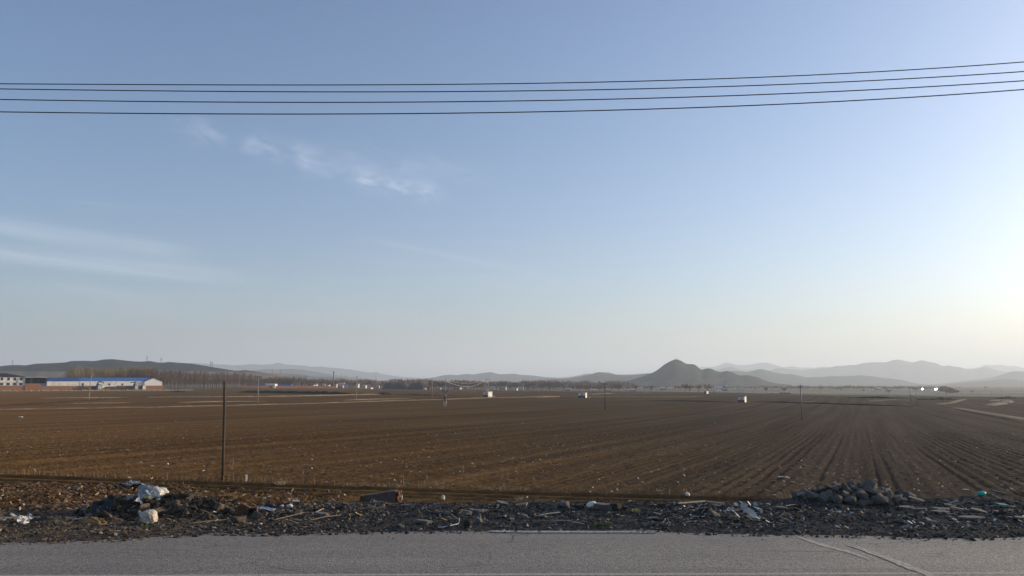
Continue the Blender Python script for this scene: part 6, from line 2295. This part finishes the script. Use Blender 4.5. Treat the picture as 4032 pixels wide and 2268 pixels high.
# heap of broken pale panels
pan = [(2955, 2040, .50, .30, (.95, .55, -.2)), (2905, 2038, .46, .10, (.6, .75, .3)), (2968, 2050, .34, .26, (1.0, -.2, .4)), (2880, 2020, .26, .2, (1.1, .2, -.5)), (2930, 2008, .30, .22, (1.0, -.4, .1)),
       (2985, 2010, .34, .10, (.5, .35, -.2)), (2998, 2028, .12, .22, (1.2, .2, .1)), (2862, 2012, .30, .05, (.2, -.6, .5)), (2950, 1995, .22, .18, (.9, .5, .8)), (2920, 1985, .18, .06, (.4, .6, .2)),
       (2975, 1998, .2, .16, (1.0, .3, -.6)), (2868, 2016, .12, .07, (.3, .2, .2)), (2940, 2025, .34, .22, (.8, -.3, .2)), (2985, 2050, .16, .10, (.8, .1, .5)), (2900, 2000, .24, .16, (1.0, .4, .1)), (2992, 2042, .10, .08, (.6, .3, .9))]
for k, (u, v, w_, d_, r_) in enumerate(pan):
    b = N(u, v)
    put('panel_shard', plate_mesh('panel_shard', w_, d_, .022, M_ICE if k % 3 else M_PALESLAB, random.randint(4, 6)), b + Vector((0, 0, .05 + .5 * d_ * abs(math.sin(r_[0])))),
        'pale broken panel shard in the heap left of the rubble pile', 'panel shard', 'heap of broken pale panels', rot=r_)
# right-hand slabs and boards
for u, v, w_, d_, t_, mt_, r_, lab in [(3608, 1976, .48, .13, .05, M_WOODLATH, (.05, .28, -.2), 'bent tan board right of the rubble pile'),
                                       (3588, 1958, .20, .08, .04, M_WOODLATH, (.05, 1.0, -.2), 'short tan board end propping up the bent tan board'),
                                       (3556, 1972, .22, .16, .08, M_PALESLAB, (0, .05, .1), 'small pale topped brick at the right foot of the rubble pile'),
                                       (3568, 2002, .70, .42, .06, M_SLAB, (.04, .03, .2), 'broad flat grey slab right of the rubble pile'),
                                       (3708, 2008, .66, .34, .05, M_SLAB, (.04, .02, .1), 'flat grey slab lying behind a similar flat slab'),
                                       (3704, 2020, .70, .26, .05, M_SLAB, (.06, .03, .05), 'flat grey slab lying in front of a similar flat slab'),
                                       (3820, 2042, .86, .34, .06, M_SLAB, (.05, .02, .1), 'wide flat grey slab nearest to the road at the right'),
                                       (3934, 1946, .78, .22, .07, M_SLAB, (.05, .22, -.15), 'long sloping slab right of the turquoise bag'),
                                       (3772, 2012, .36, .10, .05, M_WOODLATH, (.05, .16, -.3), 'short tan board right of the two flat slabs'),
                                       (3752, 1988, .40, .07, .04, M_WOODLATH, (.05, -.24, .3), 'upper arm of a pale lath pair shaped like an arrow'),
                                       (3742, 1998, .34, .07, .04, M_WOODLATH, (.05, .16, -.3), 'lower arm of a pale lath pair shaped like an arrow'),
                                       (3925, 1968, .28, .08, .04, M_WOODLATH, (.05, .5, -.3), 'short sloping tan board under the long sloping slab'),
                                       (3945, 2000, .34, .26, .13, M_GREENP, (.05, .1, .1), 'dark green box with pale lid at the far right'),
                                       (3932, 2024, .26, .18, .04, M_CARD, (.05, .16, .1), 'small brownish tile below the dark green box')]:
    b = N(u, v)
    put('slab' if mt_ is M_SLAB else 'board', board_mesh('board', w_, d_, t_, mt_, .05) if mt_ is not M_SLAB else plate_mesh('slab', w_, d_, t_, mt_, 6), b + Vector((0, 0, .06 + abs(math.sin(r_[1])) * w_ * .3)), lab,
        'slab' if mt_ is M_SLAB else 'board', 'slabs and boards on the right of the verge', rot=r_)
b = N(3865, 1952)
o = put('plastic_bag', blob_mesh('plastic_bag', (px(34, b.y), .22, px(20, b.y)), M_TEAL, .14, 2.0, 4, .7), b + Vector((0, 0, .07)), 'turquoise plastic bag on the bank at the right', 'bag', None, rot=(0, -.15, 0))
put('bag_tail', sheet_mesh('bag_tail', .16, .08, M_TEAL, .04, 2.0, 8), (-.2, 0, -.03), None, None, parent=o)
litter(3085, 1884, 'paper_litter', sheet_mesh('paper_litter', .50, .3, M_BAG, .12, 3.0, 14), 'white paper scraps in the furrows left of the rubble pile', 'paper', dz=.04)
litter(3802, 1931, 'paper_litter', sheet_mesh('paper_litter', .26, .1, M_BAG, .03, 2.0, 8), 'small white paper on the soil left of the turquoise bag', 'paper', dz=.04)
litter(1842, 2070, 'dark_ball', blob_mesh('dark_ball', (.26, .24, .22), M_DARKLUMP, .12, 2.5, 3), 'dark round lump near the road edge by the white pipe', 'lump', dz=.08)
litter(80, 1645, 'paper_litter', blob_mesh('paper_litter', (.9, .5, .35), M_BAG, .2, 2.5, 3), 'white plastic scrap far out in the field at the left', 'paper', dz=.1)
litter(272, 1971, 'red_scrap', sheet_mesh('red_scrap', .28, .08, M_REDRAG, .06, 2.0, 10), 'faded red scrap in the brown litter at the left', 'scrap', dz=.06)
litter(335, 1993, 'pale_scrap', sheet_mesh('pale_scrap', .30, .10, M_WOODLATH, .03, 2.0, 10), 'pale flat scrap below the faded red one', 'scrap', dz=.05)

# sticks and stalks on the heaps
for u0, v0, u1, v1, lab in [(1085, 2052, 1200, 2026, 'long pale stalk lying across the strip left of centre'), (1238, 2026, 1275, 2010, 'short white stick pointing up right'),
                            (1225, 2054, 1340, 2038, 'long stalk right of the first long stalk'), (1420, 2010, 1520, 2008, 'straight thin stick below the broken wall chunk'),
                            (760, 2066, 890, 2056, 'long dry stalk on the verge below the left heap'), (895, 2058, 960, 2060, 'curved dry bark strip right of the long dry stalk'),
                            (845, 2040, 775, 2010, 'thin stick leaning on the left heap'), (2168, 2055, 2300, 2072, 'dark edged lath in the middle of the strip'),
                            (2112, 2038, 2205, 2026, 'pale lath in the middle of the strip'), (2060, 2030, 2082, 2048, 'short white lath stub, steeply tilted'),
                            (3095, 1998, 3140, 1994, 'short yellowish stick left of the rubble pile')]:
    a, c_ = N(u0, v0) + Vector((0, 0, .05)), N(u1, v1) + Vector((0, 0, .07))
    md = (a + c_) / 2 + Vector((random.uniform(-.04, .04), 0, random.uniform(.0, .04)))
    r_ = random.uniform(.011, .018)
    o = MB().tube([a - a, md - a, c_ - a], [r_, r_, r_ * .7], 6).build('stick', M_STICK if 'lath' not in lab else M_PALESLAB)
    o.location = a
    tag(o, lab, 'stick', 'sticks and stalks on the verge')


# ---- plants
def tuft(name, loc, n, h, spread, mat, label, cat, group=None):
    V, Fc = [], []
    for i in range(n):
        a = random.uniform(0, 6.28)
        r_ = spread * random.random() ** .6
        s = Vector((math.cos(a) * r_, math.sin(a) * r_, 0))
        lean_ = Vector((math.cos(a), math.sin(a), 0)) * random.uniform(.1, .8) * h
        hh = h * random.uniform(.4, 1)
        mid = s + lean_ * .4 + Vector((0, 0, hh * .65))
        e = s + lean_ + Vector((0, 0, hh * random.uniform(.7, 1.0)))
        ribbon(V, Fc, s, mid, h * .05, h * .045)
        ribbon(V, Fc, mid, e, h * .045, h * .012)
    o = link_mesh(name, V, Fc, mat)
    o.location = loc
    return tag(o, label, cat, group)


tuft('weed', N(568, 2078), 160, .09, .22, M_WEED, 'green weed in front of the knotted white sack', 'weed', 'green weeds on the verge')
tuft('weed', N(2380, 2068), 280, .10, .17, M_WEED, 'green weed patch on the verge, left of its larger neighbour', 'weed', 'green weeds on the verge')
tuft('weed', N(2345, 2074), 160, .08, .26, M_WEED, 'low green weed patch left of the taller weed', 'weed', 'green weeds on the verge')
tuft('weed', N(2405, 2075), 120, .07, .16, M_WEED, 'small green weed right of the taller weed', 'weed', 'green weeds on the verge')
tuft('weed', N(3665, 2054), 60, .10, .10, M_YELLOW, 'yellow green leaf tuft among the stones at the right', 'weed', 'green weeds on the verge')
tuft('grass_tuft', N(945, 1978), 220, .34, .20, M_DRYGR, 'rust coloured grass tuft behind the tilted brick slab', 'grass tuft', 'dry grass tufts')
tuft('grass_tuft', N(918, 1960), 160, .26, .22, M_DRYGR, 'rust coloured grass tuft on the crest of the left heap', 'grass tuft', 'dry grass tufts')
tuft('grass_tuft', N(1110, 1908), 130, .24, .30, M_STICK, 'pale grass tuft in the field right of the white marker post', 'grass tuft', 'dry grass tufts')
tuft('grass_tuft', N(2045, 1974), 70, .24, .12, M_STICK, 'thin pale grass tuft at the back of the strip in the centre', 'grass tuft', 'dry grass tufts')
tuft('grass_tuft', N(2500, 2014), 70, .12, .14, M_YELLOW, 'yellow grass tuft right of the dark round block', 'grass tuft', 'dry grass tufts')
tuft('grass_tuft', N(1150, 1984), 80, .30, .14, M_STICK, 'tangled pale stalks behind the small tin box', 'grass tuft', 'dry grass tufts')
for u0, u1, v, n in ((1330, 1580, 1914, 80), (1880, 2150, 1925, 40), (3060, 3150, 1962, 80), (480, 760, 1900, 30)):
    V, Fc = [], []
    for i in range(n):
        b = G(random.uniform(u0, u1), v + random.uniform(-5, 7))
        b = on_near(b.x, b.y)
        for k in range(2):
            e = b + Vector((random.uniform(-.12, .12), random.uniform(-.1, .1), random.uniform(.03, .16)))
            ribbon(V, Fc, b, e, .016, .006)
    tag(link_mesh('dry_grass', V, Fc, M_STICK), kind='stuff')

# ================================================================== the hazy air
def build_haze():
    mt = bpy.data.materials.new('hazy_air')
    mt.use_nodes = True
    nt = NT(mt.node_tree)
    nt.n.clear()
    pv = nt.new('ShaderNodeVolumePrincipled')
    pv.inputs['Color'].default_value = (0.79, 0.895, 1.0, 1)
    pv.inputs['Density'].default_value = HAZE_DENSITY
    pv.inputs['Anisotropy'].default_value = 0.26
    o = nt.new('ShaderNodeOutputMaterial')
    nt.l.new(pv.outputs[0], o.inputs['Volume'])
    b = MB().box((0, 13500, (760 - 19) / 2), (50000, 37000, 779))
    h = b.build('haze', mt)
    tag(h, kind='stuff')


HAZE_DENSITY = 1.1e-4
build_haze()
